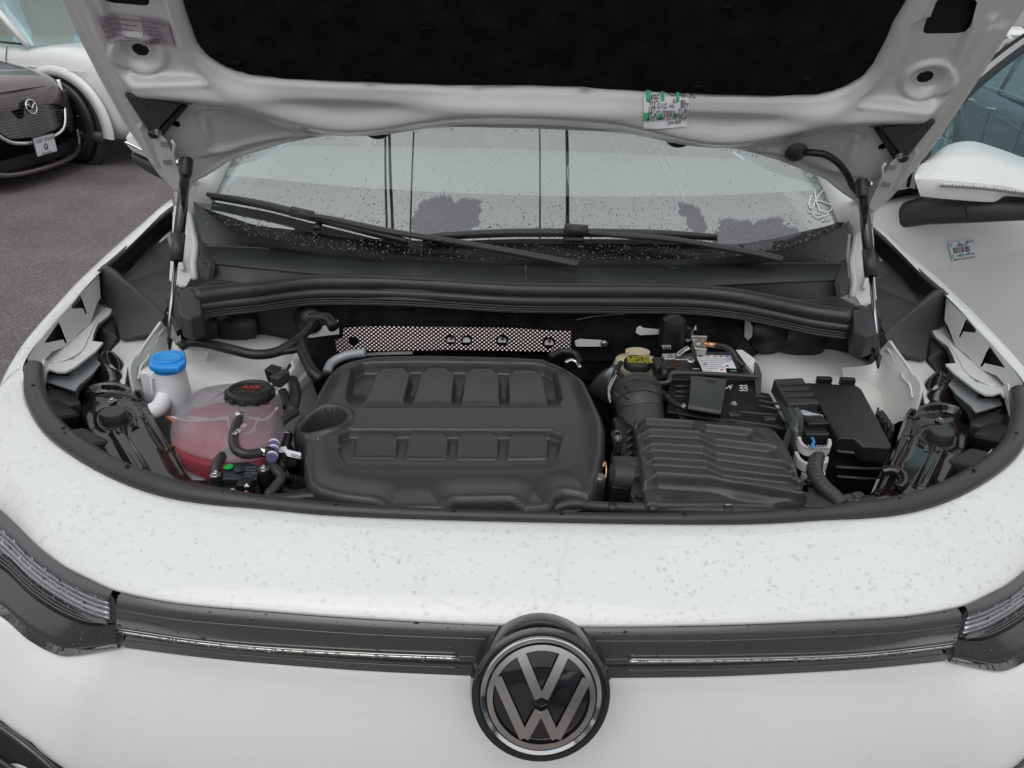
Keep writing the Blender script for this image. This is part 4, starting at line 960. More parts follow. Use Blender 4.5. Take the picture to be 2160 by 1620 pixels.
# cowl
c1 = [(420, 470, 1.10), (424, 500, 1.08), (427, 520, 1.068)]
lip = [(427, 520, 1.068), (561, 524, 1.066), (719, 539, 1.064), (765, 541, 1.062), (780, 546, 1.058), (805, 548, 1.058), (830, 545, 1.062), (1000, 552, 1.062), (1107, 556, 1.062), (1250, 558, 1.062), (1387, 558, 1.062), (1413, 564, 1.058), (1440, 564, 1.058), (1457, 558, 1.062), (1620, 555, 1.064), (1770, 556, 1.067), (1787, 556, 1.068)]
crease = [(427, 553, 1.045), (540, 565, 1.045), (680, 578, 1.045), (850, 588, 1.045), (1000, 594, 1.045), (1143, 597, 1.045), (1300, 601, 1.045), (1400, 602, 1.045), (1497, 601, 1.045), (1620, 596, 1.045), (1775, 590, 1.045)]
low = [(440, 598, 1.01), (560, 612, 1.0), (800, 630, 1.0), (1143, 640, 1.0), (1400, 640, 1.0), (1600, 635, 1.0), (1775, 625, 1.01)]
GBn = [glass(a, b, .0) for a, b in gbase]
up1 = [p+np.array([0, -.004, .002]) for p in cr(GBn, 40)]
lipP = cr(L(lip), 60)
cw1 = loft('cowl_upper', [up1, [a*.5+b*.5+np.array([0, 0, -.012]) for a, b in zip(cr(up1, 60), lipP)], lipP+np.array([0, .012, -.012])], 60, 8, M['cowl'], car)
cw2 = loft('cowl_panel', [lipP+np.array([0, .012, -.014]), lipP, cr(L(crease), 60)], 120, 0, M['cowl'], car, usmooth=False)
cw3 = loft('cowl_lower', [cr(L(crease), 60)+np.array([0, .003, -.001]), L(low)], 60, 4, M['cowl'], car)
tube('cowl_lip', lipP, .0028, M['cowl'], cw2, n=120, seg=8); tube('cowl_crease', L(crease), .0022, M['cowl'], cw3, n=60, seg=8)
plate('cowl_joint', L([(1106, 555, 1.064), (1112, 555, 1.064), (1111, 596, 1.047), (1107, 596, 1.047)]), .004, M['plastic'], cw2, direction=(0, .3, -.9))
for s in (0, 1):
    ep = [(424, 500, 1.075), (428, 519, 1.070), (445, 560, 1.05), (438, 590, 1.02), (415, 582, 1.0), (404, 565, 1.01), (418, 545, 1.03), (420, 520, 1.05)]
    P_ = L(ep); P_ = [np.array([p[0]*(1 if s == 0 else -1), p[1], p[2]]) for p in P_]
    plate('cowl_end', P_, .01, M['plastic'], cw1)
    vp = [(398, 612, 1.03), (450, 588, 1.035), (560, 602, 1.035), (480, 612, 1.03), (430, 618, 1.03)]
    P_ = [np.array([p[0]*(1 if s == 0 else -1), p[1], p[2]]) for p in L(vp)]
    v = plate('air_vent', P_, .01, M['blackp'], car)
    for k in range(4):
        q = L([(455, 595+k*5, 1.037), (545, 604+k*2, 1.037)]); q = [np.array([p[0]*(1 if s == 0 else -1), p[1], p[2]]) for p in q]
        tube('vent_slat', q, .0015, M['plastic'], v, smooth=False)
# bulkhead weather seal: two rolls and a ribbed skirt
su = [(412, 612), (470, 604), (530, 598), (600, 588), (660, 582), (720, 581), (800, 582), (900, 586), (1080, 597), (1250, 599), (1400, 600), (1480, 603), (1560, 612), (1640, 628), (1720, 645), (1792, 655)]
def band(off, z, r, name, m, par=car, flat=1.0): 
    pts = [pz(a, b+off, z) for a, b in su]
    return tube(name, pts, r, m, par, n=110, seg=14)
s1 = band(14, 1.03, .0185, 'bulkhead_seal', M['rubber'])
s2 = band(37, 1.008, .0125, 'seal_roll', M['rubber'], s1)
sk = [[pz(a, b+45, 1.0) for a, b in su], [pz(a, b+62, .985) for a, b in su]]
skirt = loft('seal_skirt', sk, 110, 3, M['rubber'], s1)
for k in range(3): tube('skirt_rib', [pz(a, b+49+k*5, .999-k*.004) for a, b in su], .0022, M['rubber'], skirt, n=100, seg=6)
loft('seal_back', [[pz(a, b+4, 1.035) for a, b in su], [pz(a, b+45, .99)+np.array([0, .03, 0]) for a, b in su]], 60, 3, M['rubber'], s1)
for s, pts in ((0, [(374, 640, 1.03), (378, 612, 1.03), (400, 603, 1.03), (420, 606, 1.03), (424, 640, 1.03), (426, 662, 1.03), (400, 672, 1.03), (378, 664, 1.03)]),):
    P_ = L(pts); e1 = plate('seal_end', P_, .05, M['plastic'], car, bevel=.004); mirror(e1, car)
P_ = L([(350, 632, .99), (376, 612, .99), (378, 664, .99), (388, 690, .99), (372, 700, .99), (360, 668, .99)]); e2 = plate('end_bracket', P_, .012, M['blackp'], car, bevel=.002); mirror(e2, car)

# wipers
def wiper(blade, arm, hinge):
    bp_ = [gp(a, b, .020) for a, b in blade]
    w = tube('wiper_blade', bp_, [.006, .010, .011, .011, .010, .006], M['plastic'], car, n=40, seg=10, flat=.8)
    tube('wiper_rubber', [gp(a+1, b+7, .008) for a, b in blade], .004, M['frit'], w, n=40, seg=8)
    ar = tube('wiper_arm', [gp(a, b, .030) for a, b in arm], [.008, .010, .010, .011, .012], M['plastic'], w, n=40, seg=10, flat=.7)
    tube('wiper_clip', [gp(a, b, .028) for a, b in hinge], .013, M['plastic'], w, smooth=False, seg=8)
    return w
w1_ = wiper([(430, 409), (470, 415), (560, 432), (650, 455), (750, 480), (860, 508)], [(640, 452), (700, 462), (820, 488), (960, 510), (1100, 535), (1220, 558)], [(615, 446), (660, 456)])
w2_ = wiper([(890, 500), (950, 495), (1080, 490), (1250, 490), (1400, 492), (1512, 498)], [(1240, 490), (1300, 496), (1400, 503), (1500, 518), (1600, 536), (1650, 548)], [(1190, 482), (1240, 486)])
w1_['label'] = 'left wiper blade lying up the glass'
box('wiper_pivot', gp(670, 478, .012), (.02, .03, .015), M['blackp'], w1_, bevel=.006); box('wiper_pivot', gp(1210, 505, .012), (.05, .02, .015), M['blackp'], w2_, bevel=.006)
drops('rain_drops', frit, ws, 1500, .0010, .0038, 'waterb', 11, squash=.6)
drops('rain_drops', ws, ws, 9000, .0006, .0024, 'waterd', 12, squash=.4, filt=lambda c: np.exp(-(np.maximum(c[:, 2]-1.10, 0)/.05)**2)+.012)
for w_ in (w1_, w2_): drops('rain_drops', w_, w_, 90, .0010, .0028, 'waterb', 14, squash=.9)
drops('rain_drops', cw1, ws, 260, .001, .003, 'waterb', 13, squash=.45)
# trickles running down the screen
for k, pts in enumerate(([(795, 290), (780, 340), (770, 375), (765, 410), (755, 440)], [(855, 300), (850, 350), (843, 400), (838, 450)], [(985, 290), (960, 345), (945, 375), (930, 405)], [(1070, 290), (1055, 330), (1025, 360), (1000, 390), (985, 400)], [(1202, 300), (1213, 335), (1198, 352), (1200, 385), (1215, 425), (1225, 455)], [(1290, 295), (1305, 330), (1318, 370), (1320, 400), (1312, 440)], [(1340, 300), (1325, 340), (1320, 380)], [(1378, 303), (1395, 345), (1410, 385), (1428, 430)], [(1395, 305), (1415, 350), (1435, 400), (1450, 440)], [(1450, 330), (1452, 375), (1440, 395), (1438, 415), (1460, 450)], [(1540, 365), (1555, 405)])):
    tube('water_trickle', [gp(a, b, .0012) for a, b in pts], [.0022, .0035, .002, .0025, .0012], M['trickle'], ws, n=40, seg=8, flat=.4)
for k, pts in enumerate(([(890, 490), (875, 470), (885, 435), (905, 415), (930, 408), (960, 425), (985, 415), (1010, 425), (1018, 450), (1000, 475), (960, 490)], [(1515, 510), (1508, 480), (1520, 465), (1560, 462), (1590, 475), (1620, 455), (1660, 470), (1690, 490), (1640, 515), (1570, 522)], [(1425, 420), (1450, 432), (1480, 450), (1490, 480), (1465, 485), (1450, 455)])):
    P2 = [np.array(p, float) for p in pts]; r0 = random.Random(k); J = []
    cen = sum(P2)/len(P2); an = [math.atan2(p[1]-cen[1], p[0]-cen[0]) for p in P2]; rr0 = [float(np.linalg.norm(p-cen)) for p in P2]
    od = sorted(range(len(P2)), key=lambda i: an[i]); aa = [an[i] for i in od]; rd = [rr0[i] for i in od]
    aa = [aa[-1]-6.2832]+aa+[aa[0]+6.2832]; rd = [rd[-1]]+rd+[rd[0]]
    n1_ = [r0.uniform(-.20, .14) for _ in range(24)]; n2_ = [r0.uniform(-.10, .08) for _ in range(70)]
    for i in range(180):
        th = -math.pi+i/180*6.2832; q = np.interp(th, aa, rd)*(1+np.interp(th, np.linspace(-3.15, 3.15, 24), n1_)+np.interp(th, np.linspace(-3.15, 3.15, 70), n2_)+r0.uniform(-.05, .05)); J.append(gp(cen[0]+q*math.cos(th), cen[1]+q*math.sin(th), .0026))
    for i in range(0):
        a, b = P2[i], P2[(i+1) % len(P2)]
        for t in range(14): q = a+(b-a)*t/14+np.array([r0.uniform(-2.2, 2.2), r0.uniform(-2.2, 2.2)])+4.5*np.array([math.sin(t*1.7+i*2.1), math.cos(t*1.3+i)]); J.append(gp(q[0], q[1], .0026))
    plate('wet_patch', J, .0003, M['film'], ws)
# ================================================================== front door (open) and mirrors
DU = np.array([.951, .309, 0]); DNm = np.array([.309, -.951, 0]); DP = np.array([.955, 1.98, 1.0])
def door(px, py, off=0.0): return pn(px, py, DP+DNm*off, DNm)
belt = [(1820, 425), (1860, 418), (1935, 403), (2050, 395), (2160, 390), (2330, 385)]
dr = loft('front_door', [[door(a, b-2, -.02) for a, b in belt], [door(a, b+8, .0) for a, b in belt], [door(a, b+50, .022) for a, b in belt], [door(a, b, .035) for a, b in [(1840, 590), (1900, 578), (1960, 566), (2050, 548), (2160, 527), (2330, 500)]], [door(a, b, .034) for a, b in [(1840, 597), (1900, 585), (1960, 573), (2050, 555), (2160, 534), (2330, 507)]], [door(a, b, -.015) for a, b in [(1840, 760), (1900, 755), (1960, 750), (2050, 740), (2160, 730), (2330, 720)]], [door(a, b, -.01) for a, b in [(1840, 1100), (1960, 1100), (2160, 1100), (2330, 1100)]]], 50, 0, M['paint'], car)
dr['label'] = 'front door standing open'
frI = [(2330, 2), (2240, 58), (2160, 112), (2125, 138), (2090, 166), (2059, 193), (2030, 222), (1996, 258), (1972, 300), (1958, 345), (1945, 402)]
def fof(k):
    out = []
    for i, p in enumerate(frI):
        q0, q1 = frI[max(i-1, 0)], frI[min(i+1, len(frI)-1)]; dx_, dy_ = q1[0]-q0[0], q1[1]-q0[1]; l_ = math.hypot(dx_, dy_); out.append((p[0]+dy_/l_*-k, p[1]+dx_/l_*k))
    return out
outerf, frW, frB = fof(35), fof(27), fof(16)
fA = loft('window_frame', [[door(a, b, -.05) for a, b in outerf], [door(a, b, .012) for a, b in outerf], [door(a, b, .016) for a, b in frW]], 50, 0, M['frit'], dr)
fB = loft('window_frame', [[door(a, b, .016) for a, b in frW], [door(a, b, .012) for a, b in frB]], 50, 0, M['paint'], dr)
fC = loft('window_frame', [[door(a, b, .012) for a, b in frB], [door(a, b, .004) for a, b in frI], [door(a, b, -.02) for a, b in frI]], 50, 0, mat('grey_frame', (.07, .09, .10), .35), dr)
gl_ = plate('window_pane', [door(a, b, 0) for a, b in frI]+[door(2330, 392, 0)], .004, M['sglass'], dr)
bs = loft('belt_strip', [[door(a, b-9, .004) for a, b in belt], [door(a, b-2, .012) for a, b in belt], [door(a, b+5, .010) for a, b in belt], [door(a, b+8, 0) for a, b in belt]], 30, 0, M['frit'], dr)
drops('rain_drops', gl_, dr, 420, .0012, .0034, 'waterb', 21, squash=.5)
# mirror on the open door
def my(px, py, y): return py_(px, py, y-.15)
cap_rows = [[my(a, b, 2.00) for a, b in [(1941, 414), (2000, 420), (2097, 426), (2118, 414), (2160, 416), (2260, 420), (2340, 425)]],
 [my(a, b, 1.985) for a, b in [(1930, 378), (2000, 382), (2090, 390), (2120, 393), (2160, 403), (2260, 412), (2340, 415)]],
 [my(a, b, 2.0) for a, b in [(1929, 371), (1990, 374), (2080, 383), (2120, 389), (2160, 397), (2260, 408), (2340, 412)]],
 [my(a, b, 2.06) for a, b in [(1938, 352), (1990, 335), (2060, 338), (2110, 350), (2160, 367), (2260, 390), (2340, 400)]],
 [my(a, b, 2.12) for a, b in [(1950, 340), (2000, 306), (2050, 298), (2105, 313), (2160, 333), (2260, 366), (2340, 385)]],
 [my(a, b, 2.15) for a, b in [(1962, 350), (2005, 312), (2050, 304), (2105, 318), (2160, 338), (2260, 370), (2340, 390)]],
 [my(a, b, 2.15) for a, b in [(1968, 400), (2010, 410), (2060, 410), (2110, 410), (2160, 415), (2260, 415), (2340, 420)]]]
mir = loft('door_mirror', cap_rows, 40, 0, M['paint'], car)
mir['label'] = 'white mirror with clear repeater strip on the open door'
tube('mirror_arm', [py_(1893, 457, 2.01), py_(1925, 450, 1.985), py_(1975, 441, 1.95), py_(2060, 441, 1.90), py_(2160, 442, 1.88), py_(2340, 447, 1.88)], [.033, .041, .034, .027, .025, .026], M['plastic'], mir, n=50, seg=20, flat=1.0)
lathe('mirror_foot', py_(1897, 455, 2.03), (0, -1, 0), [(.041, 0), (.042, .02), (.034, .038), (.014, .046), (0, .047)], M['plastic'], mir, seg=28, sq=(1, .95))
tube('arm_joint', [my(2035, 424, 2.0), my(2036, 440, 2.0), my(2042, 462, 2.01)], .0025, M['blackp'], mir, seg=6)
loft('mirror_underside', [[my(a, b, 2.0) for a, b in [(1945, 414), (2097, 425), (2120, 412), (2340, 422)]], [my(a, b, 2.04) for a, b in [(1950, 424), (2097, 436), (2160, 438), (2340, 440)]]], 30, 4, M['plastic'], mir)
rp0 = [(1983, 389), (2050, 393), (2110, 399), (2160, 406), (2260, 416)]
rp_ = loft('repeater', [[my(a, b-4, 1.981) for a, b in rp0], [my(a, b+1, 1.977) for a, b in rp0], [my(a, b+6, 1.980) for a, b in rp0]], 30, 0, M['silver'], mir)
for k in range(34):
    t = k/34; a = 1988+t*250; b = np.interp(a, [p[0] for p in rp0], [p[1] for p in rp0])
    tube('repeater_rib', [my(a, b-3, 1.9775), my(a+1, b+5, 1.9765)], .0011, M['guide'] if k % 3 else M['galv'], rp_, smooth=False, seg=5)
drops('rain_drops', mir, mir, 420, .0008, .0026, 'water', 22)
drops('rain_drops', dr, dr, 1300, .0006, .0018, 'water', 23)
# bar code sticker on the door
sk_ = plate('barcode_sticker', [door(2001, 512, .0375), door(2055, 504, .0375), door(2060, 545, .0375), door(2009, 552, .0375)], .0006, M['white'], dr, direction=-DNm)
def dq(u, v, o=.0380): 
    a = np.array((2001, 512))*(1-u)+np.array((2055, 504))*u; b = np.array((2009, 552))*(1-u)+np.array((2060, 545))*u; p = a*(1-v)+b*v; return door(p[0], p[1], o)
r0 = random.Random(5); x = .12
while x < .80:
    w_ = r0.choice((.010, .018, .028)); plate('barcode_bar', [dq(x, .30, .0381), dq(x+w_, .30, .0381), dq(x+w_, .60, .0381), dq(x, .60, .0381)], .0003, M['ink'], sk_, direction=-DNm); x += w_+r0.choice((.014, .022, .034))
for u0, v0, u1, v1 in ((.02, .06, .12, .24), (.35, .02, .45, .16), (.66, .03, .76, .18), (.02, .64, .12, .86), (.35, .64, .45, .82), (.68, .6, .78, .74)):
    plate('teal_band', [dq(u0, v0, .0379), dq(u1, v0, .0379), dq(u1, v1, .0379), dq(u0, v1, .0379)], .0002, M['teal'], sk_, direction=-DNm)
dx, dy = dq(1, .5)-dq(0, .5), dq(.5, 0)-dq(.5, 1)
text('lettering', '3448612+2', dq(.26, .25), dx, dy, .0085, M['ink'], sk_); text('lettering', 'MA 8C CC', dq(.66, .13), dx, dy, .006, M['ink'], sk_)
text('lettering', 'DRG  3L WPD  1M7', dq(.20, .78), dx, dy, .0075, M['ink'], sk_); text('lettering', 'WAK3E CLJ3 6A7-A23 HC', dq(.03, .96), dx, dy, .0072, M['ink'], sk_)
# mirror on the far (closed) side
ml = plate('door_mirror', [my(a, b, 2.27) for a, b in [(260, 292), (266, 278), (290, 268), (350, 275), (390, 300), (392, 356), (340, 354), (310, 340), (272, 322), (262, 308)]], .14, M['paint'], car, direction=(0, 1, .1), bevel=.02)
ml['label'] = 'white mirror with black underside beyond the bonnet'
plate('mirror_base', [my(a, b, 2.28) for a, b in [(271, 320), (310, 338), (340, 352), (392, 356), (392, 395), (345, 384), (306, 364), (276, 342)]], .12, M['plastic'], ml, direction=(0, 1, .1), bevel=.012)
tube('repeater', [my(a, b, 2.265) for a, b in [(264, 300), (285, 309), (310, 322), (340, 334)]], .004, M['silver'], ml, seg=8)

# rain on the nose, bumper, wings
drops('rain_drops', nose, nose, 6500, .0005, .0024, 'water', 31, squash=.36, filt=lambda c: (c[:, 2] > .925)*(.7+.5*(np.sin(c[:, 0]*9+2)*np.sin(c[:, 1]*22+c[:, 0]*5) > 0)))
drops('rain_drops', bumper, bumper, 3000, .0005, .0015, 'water', 32, filt=lambda c: (c[:, 2] > .45)*1.0, squash=.5)
drops('rain_drops', gp, nose, 10, .001, .002, 'waterb', 33) if False else None
for w_, sd in ((wing, 34),): drops('rain_drops', w_, w_, 900, .0008, .0026, 'water', sd, filt=lambda c: (c[:, 2] > .95)*1.0)
for o in [o for o in bpy.data.objects if o.name.startswith('grille_panel')]: drops('rain_drops', o, o, 110, .0010, .0030, 'waterb', 35)
for o in [o for o in bpy.data.objects if o.name.startswith('light_strip')]: drops('rain_drops', o, o, 200, .0014, .0034, 'waterb', 36, squash=.8)
for o in [o for o in bpy.data.objects if o.name.startswith('lamp_lens') and o.type == 'MESH']: drops('rain_drops', o, o, 260, .0008, .0024, 'waterb', 37, squash=.6)
for o in [o for o in bpy.data.objects if o.name.startswith('lamp_lower')]: drops('rain_drops', o, o, 120, .0008, .0020, 'waterb', 38, squash=.6)

# ================================================================== engine bay
# --- bulkhead with insulation
bk = plate('bulkhead', [py_(a, b, 1.60) for a, b in [(372, 640), (700, 620), (1100, 625), (1500, 635), (1810, 660), (1838, 752), (1815, 774), (1753, 766), (1700, 757), (1600, 760), (1560, 800), (600, 800), (385, 740)]], .01, M['blackp'], car)
bk2 = plate('bulkhead_mat', [py_(a, b, 1.585) for a, b in [(704, 640), (1100, 645), (1568, 655), (1572, 700), (1556, 738), (1480, 760), (700, 770), (712, 700)]], .012, M['felt'], bk, bevel=.003)
def wpatch(pts, y=1.575): return plate('paint_patch', [py_(a, b, y) for a, b in pts], .001, M['paintin'], bk)
wpatch([(640, 712), (653, 703), (667, 692), (697, 683), (700, 675), (713, 675), (716, 705), (687, 708), (660, 712)]); wpatch([(1212, 719), (1222, 715), (1275, 718), (1283, 724), (1278, 731), (1215, 731)])
wpatch([(1343, 692), (1350, 687), (1358, 692), (1393, 695), (1393, 705), (1350, 707), (1341, 702)]); wpatch([(1444, 716), (1448, 704), (1462, 697), (1468, 685), (1470, 700), (1462, 716), (1450, 722)])
bolt('bolt', py_(1274, 724, 1.572), (0, -1, 0), .006, M['steel'], bk)
for s, pp in ((0, [(560, 690), (520, 668), (490, 700)]), ): pass
tube('wet_streak', [py_(1212, 676, 1.57), py_(1250, 668, 1.57), py_(1320, 662, 1.57)], .0015, M['gloss'], bk, seg=5)
for px, py, r_ in ((655, 672, .035), (1620, 700, .05), (1690, 710, .06), (500, 690, .05), (440, 690, .04)):
    lathe('bulkhead_grommet', py_(px, py, 1.592), (0, -1, .3), [(r_, 0), (r_, .012), (r_*.8, .022), (r_*.3, .03), (0, .03)], M['blackp'], bk, seg=24)
plate('pale_post', [py_(a, b, 1.57) for a, b in [(1572, 676), (1580, 674), (1588, 690), (1586, 710), (1578, 718), (1570, 710)]], .004, M['galv'], bk)
# --- foil heat shield
fo = [(707, 717), (723, 713), (725, 692), (760, 689), (840, 688), (1080, 692), (1205, 699), (1203, 742), (1080, 740), (940, 738), (810, 740), (747, 741), (710, 743)]
def fcirc(cx, cy, rx, ry=None, n=16, y=1.555): return [py_(cx+rx*math.cos(a), cy+(ry or rx)*math.sin(a), y) for a in np.linspace(0, 2*math.pi, n+1)[:-1]]
fcs = [(746, 720, 11, 9.5), (951, 717, 12, 11), (984, 718, 12, 11), (1059, 718, 13, 12), (1158, 723, 14, 12)]
foilo = plate('heat_shield', [py_(a, b, 1.555) for a, b in fo], .0015, M['foil'], car, holes=[fcirc(*c) for c in fcs])
foilo['label'] = 'dimpled foil heat shield'
for c in fcs[1:]:
    plate('shield_back', fcirc(c[0], c[1], c[2]*1.1, c[3]*1.1, y=1.565), .001, M['felt'], foilo)
    wp = [py_(c[0]+c[2]*.68*math.cos(a), c[1]+c[3]*.68*min(math.sin(a), .45)+1, 1.560) for a in np.linspace(0, 2*math.pi, 17)[:-1]]
    plate('shield_window', wp, .001, M['paintin'], foilo)
    if c[0] != 984: bolt('bolt', py_(c[0]+1, c[1]-4, 1.557), (0, -1, 0), .0026, M['ink'], foilo)
plate('shield_back', fcirc(746, 720, 12, 11, y=1.565), .001, M['felt'], foilo)
loft('pipe_cover', [[py_(a, b, 1.50) for a, b in [(735, 748), (800, 743), (870, 741)]], [py_(a, b, 1.49) for a, b in [(735, 753), (800, 749), (870, 747)]]], 12, 4, M['steel'], car)
tube('grey_pipe', L([(690, 785, .90), (700, 765, .91), (730, 750, .92), (770, 744, .93)]), .010, M['galv'], car)

# --- strut towers (painted domes)
tw = lathe('strut_tower', pz(492, 818, .80), (0, 0, 1), [(.20, -.12), (.175, .0), (.165, .06), (.14, .088), (.10, .098), (.05, .10), (0, .10)], M['paintin'], car, seg=48)
lathe('tower_ring', pz(492, 818, .80)+np.array([0, 0, .02]), (0, 0, 1), [(.178, 0), (.181, .012), (.176, .026), (.16, .03)], M['paintin'], tw, seg=96)
mirror_tree(tw, car)

# --- engine cover
ez = .93
eo = X2([(740, 757), (787, 747), (900, 745), (1080, 749), (1147, 753), (1180, 766), (1237, 793), (1253, 823), (1273, 863), (1280, 890), (1279, 940), (1270, 990), (1257, 1027), (1243, 1046), (1223, 1037), (1190, 1033), (1177, 1037), (1163, 1063), (1107, 1068), (1097, 1060), (1080, 1046), (960, 1048), (950, 1053), (937, 1067), (807, 1068), (793, 1053), (783, 1050), (720, 1043), (667, 1030), (647, 1017), (640, 990), (637, 925), (620, 908), (615, 888), (620, 868), (647, 851), (657, 833), (683, 787), (707, 768)], ez)
def P2(p): return X2(p, ez+.006)
upP = P2([(728, 843), (742, 775), (765, 764), (900, 762), (1150, 766), (1172, 778), (1186, 840), (1180, 857), (735, 857)])
loP = P2([(712, 957), (715, 915), (735, 905), (900, 905), (1160, 906), (1187, 917), (1178, 967), (1155, 983), (900, 985), (727, 983)])
pods = [P2(q) for q in ([(763, 853), (787, 793), (803, 776), (853, 775), (870, 788), (852, 853)], [(867, 853), (883, 790), (900, 775), (943, 775), (963, 790), (955, 853)], [(970, 853), (977, 788), (990, 777), (1040, 776), (1057, 790), (1057, 853)], [(1072, 855), (1068, 795), (1080, 779), (1133, 780), (1150, 797), (1160, 855)],
 [(745, 968), (747, 923), (760, 911), (827, 911), (842, 923), (838, 968)], [(852, 969), (857, 922), (868, 909), (937, 910), (950, 923), (945, 970)], [(960, 970), (962, 923), (973, 910), (1040, 910), (1055, 923), (1052, 970)], [(1066, 970), (1070, 920), (1083, 912), (1147, 913), (1160, 927), (1157, 968)])]
dipC = pz(683, 881, ez+.008)[:2]; dipR = .0405
def ec_h(X, Y, D):
    h = .012*sst(0, .05, -D)
    a = sdf(upP, X, Y); b = sdf(loP, X, Y)
    y0, y1 = min(p[1] for p in upP), max(p[1] for p in upP)
    ramp = sst(y0, y0+.10, Y)       # the panel sinks towards the windscreen
    h -= .026*sst(.003, -.007, a)*ramp
    yb0 = min(p[1] for p in loP); yb1 = max(p[1] for p in loP)
    ramp2 = .06+.94*sst(yb0, yb1, Y)
    h -= .017*sst(.002, -.006, b)*ramp2
    h += .0022*np.exp(-((a+.0)/.004)**2)+.0018*np.exp(-((b)/.004)**2)
    for i, p in enumerate(pods):
        d = sdf(rnd(p, .006, 4), X, Y); h += (.0275*ramp if i < 4 else .0178*ramp2)*sst(.0003, -.0045, d)+.0008*np.exp(-((d+.010)/.002)**2)
    r_ = np.sqrt((X-dipC[0])**2+(Y-dipC[1])**2)
    h += .006*np.exp(-((r_-dipR-.006)/.007)**2); h -= .09*sst(dipR, dipR-.004, r_)
    h += .0030*np.exp(-((D+.008)/.004)**2)
    # side lower border
    h += .010*sst(.30, .05, np.abs(Y-(y0-.02)))*0
    h -= .004*sst(pz(900, 1000, ez)[1], pz(900, 1060, ez)[1], Y)
    h -= .012*sst(pz(1210, 900, ez)[0], pz(1280, 900, ez)[0], X)+.012*sst(pz(720, 800, ez)[0], pz(660, 800, ez)[0], X)
    return h
ec = relief('engine_cover', eo, ec_h, M['cover'], car, cell=.0018, edge=.010, drop=.075, base=ez-.006, rad=.008)
ec['label'] = 'dark grey engine cover with eight raised pads'
oc = lathe('oil_cap', pz(690, 893, .885), (0, 0, 1), [(.026, -.05), (.026, 0), (.024, .003), (0, .004)], M['blackp'], car, seg=24)
box('oil_cap_grip', pz(690, 893, .892), (.036, .010, .010), M['plastic2'], oc, rot=(0, 0, .1), bevel=.003)
for px, py in ((671, 927), (715, 942)): lathe('moulding_mark', pz(px, py, ez+.0035), (0, 0, 1), [(.0018, 0), (.0018, .0008), (0, .0008)], M['galv'], ec, seg=8)

# --- expansion tank with red coolant
tz = .93
to = [(360, 862), (370, 842), (393, 820), (433, 805), (500, 797), (540, 798), (562, 801), (583, 809), (592, 850), (593, 880), (577, 915), (540, 935), (480, 940), (400, 925), (362, 905), (356, 885)]
T0 = [pz(a, b, tz+.03) for a, b in to]; ctr_ = sum(T0)/len(T0)
def tring(dz, k, dy=0): return [np.array([ctr_[0]+(p[0]-ctr_[0])*k, ctr_[1]+(p[1]-ctr_[1])*k+dy, ctr_[2]+dz]) for p in T0]
lowt = [tring(-.13, .70), tring(-.125, .80), tring(-.10, .92), tring(-.066, .995), tring(-.052, 1.0), tring(-.030, .99)]
tank = loft('coolant_tank', [tring(-.033, 1.0), tring(-.031, 1.025), tring(-.028, 1.025), tring(-.024, .985), tring(-.012, .93), tring(.0, .80), tring(.007, .5), tring(.009, .02)] if True else [tring(-.047, 1.03), tring(-.043, 1.03), tring(-.036, 1.0), tring(-.012, .93), tring(.0, .80), tring(.007, .5), tring(.009, .02)], 60, 0, M['shell'], car, closed=True)
tank['label'] = 'cloudy coolant tank half full of red coolant'
loft('tank_lower_half', lowt, 60, 0, M['shell2'], tank, closed=True)
loft('coolant', [tring(-.128, .02), tring(-.126, .68), tring(-.120, .79), tring(-.10, .90), tring(-.050, .975), tring(-.046, .96), tring(-.046, .02)], 60, 0, M['coolant'], tank, closed=True)
for q in ([(440, 850), (455, 835), (470, 828)], [(395, 880), (440, 885), (475, 880)], [(480, 878), (486, 905), (500, 915), (530, 912), (545, 880)], [(362, 880), (400, 888), (480, 884)], [(585, 860), (560, 885), (520, 880)]):
    tube('tank_rib', [pz(a, b, tz+.020) for a, b in q], .0026, M['ribpale'], tank, seg=8)
r0 = random.Random(4)
for k in range(26):
    a, b = 455+r0.uniform(0, 40), 815+r0.uniform(0, 24); 
    if k > 14: a, b = 490+r0.uniform(0, 55), 856+r0.uniform(0, 12)
    lathe('tank_dimple', pz(a, b, tz+.034), (0, 0, 1), [(.0022, 0), (.0018, .0014), (0, .0016)], M['shell'], tank, seg=6)
cc = pz(527, 831, tz+.040)
capo = lathe('coolant_cap', cc, (0, 0, 1), [(.036, -.012), (.040, -.008), (.040, .006), (.038, .010), (.033, .012), (.031, .008), (.030, .0075), (0, .009)], M['blackp'], tank, seg=24)
for k in range(12):
    a = k*math.pi/6; box('cap_lug', cc+np.array([.0395*math.cos(a), .0395*math.sin(a), 0]), (.008, .012, .012), M['blackp'], capo, rot=(0, 0, a), bevel=.0015)
text('warning_symbol', 'AXK', cc+np.array([-.014, .002, .0095]), (1, 0, 0), (0, 1, 0), .016, M['red'], capo); text('warning_symbol', '- - - - -', cc+np.array([-.016, -.010, .0095]), (1, 0, 0), (0, 1, 0), .010, M['red'], capo)
tube('sensor_wire', L([(355, 880, .93), (366, 889, .935), (371, 905, .93), (370, 920, .92), (364, 943, .90)]), .0028, M['orange'], car, seg=8)
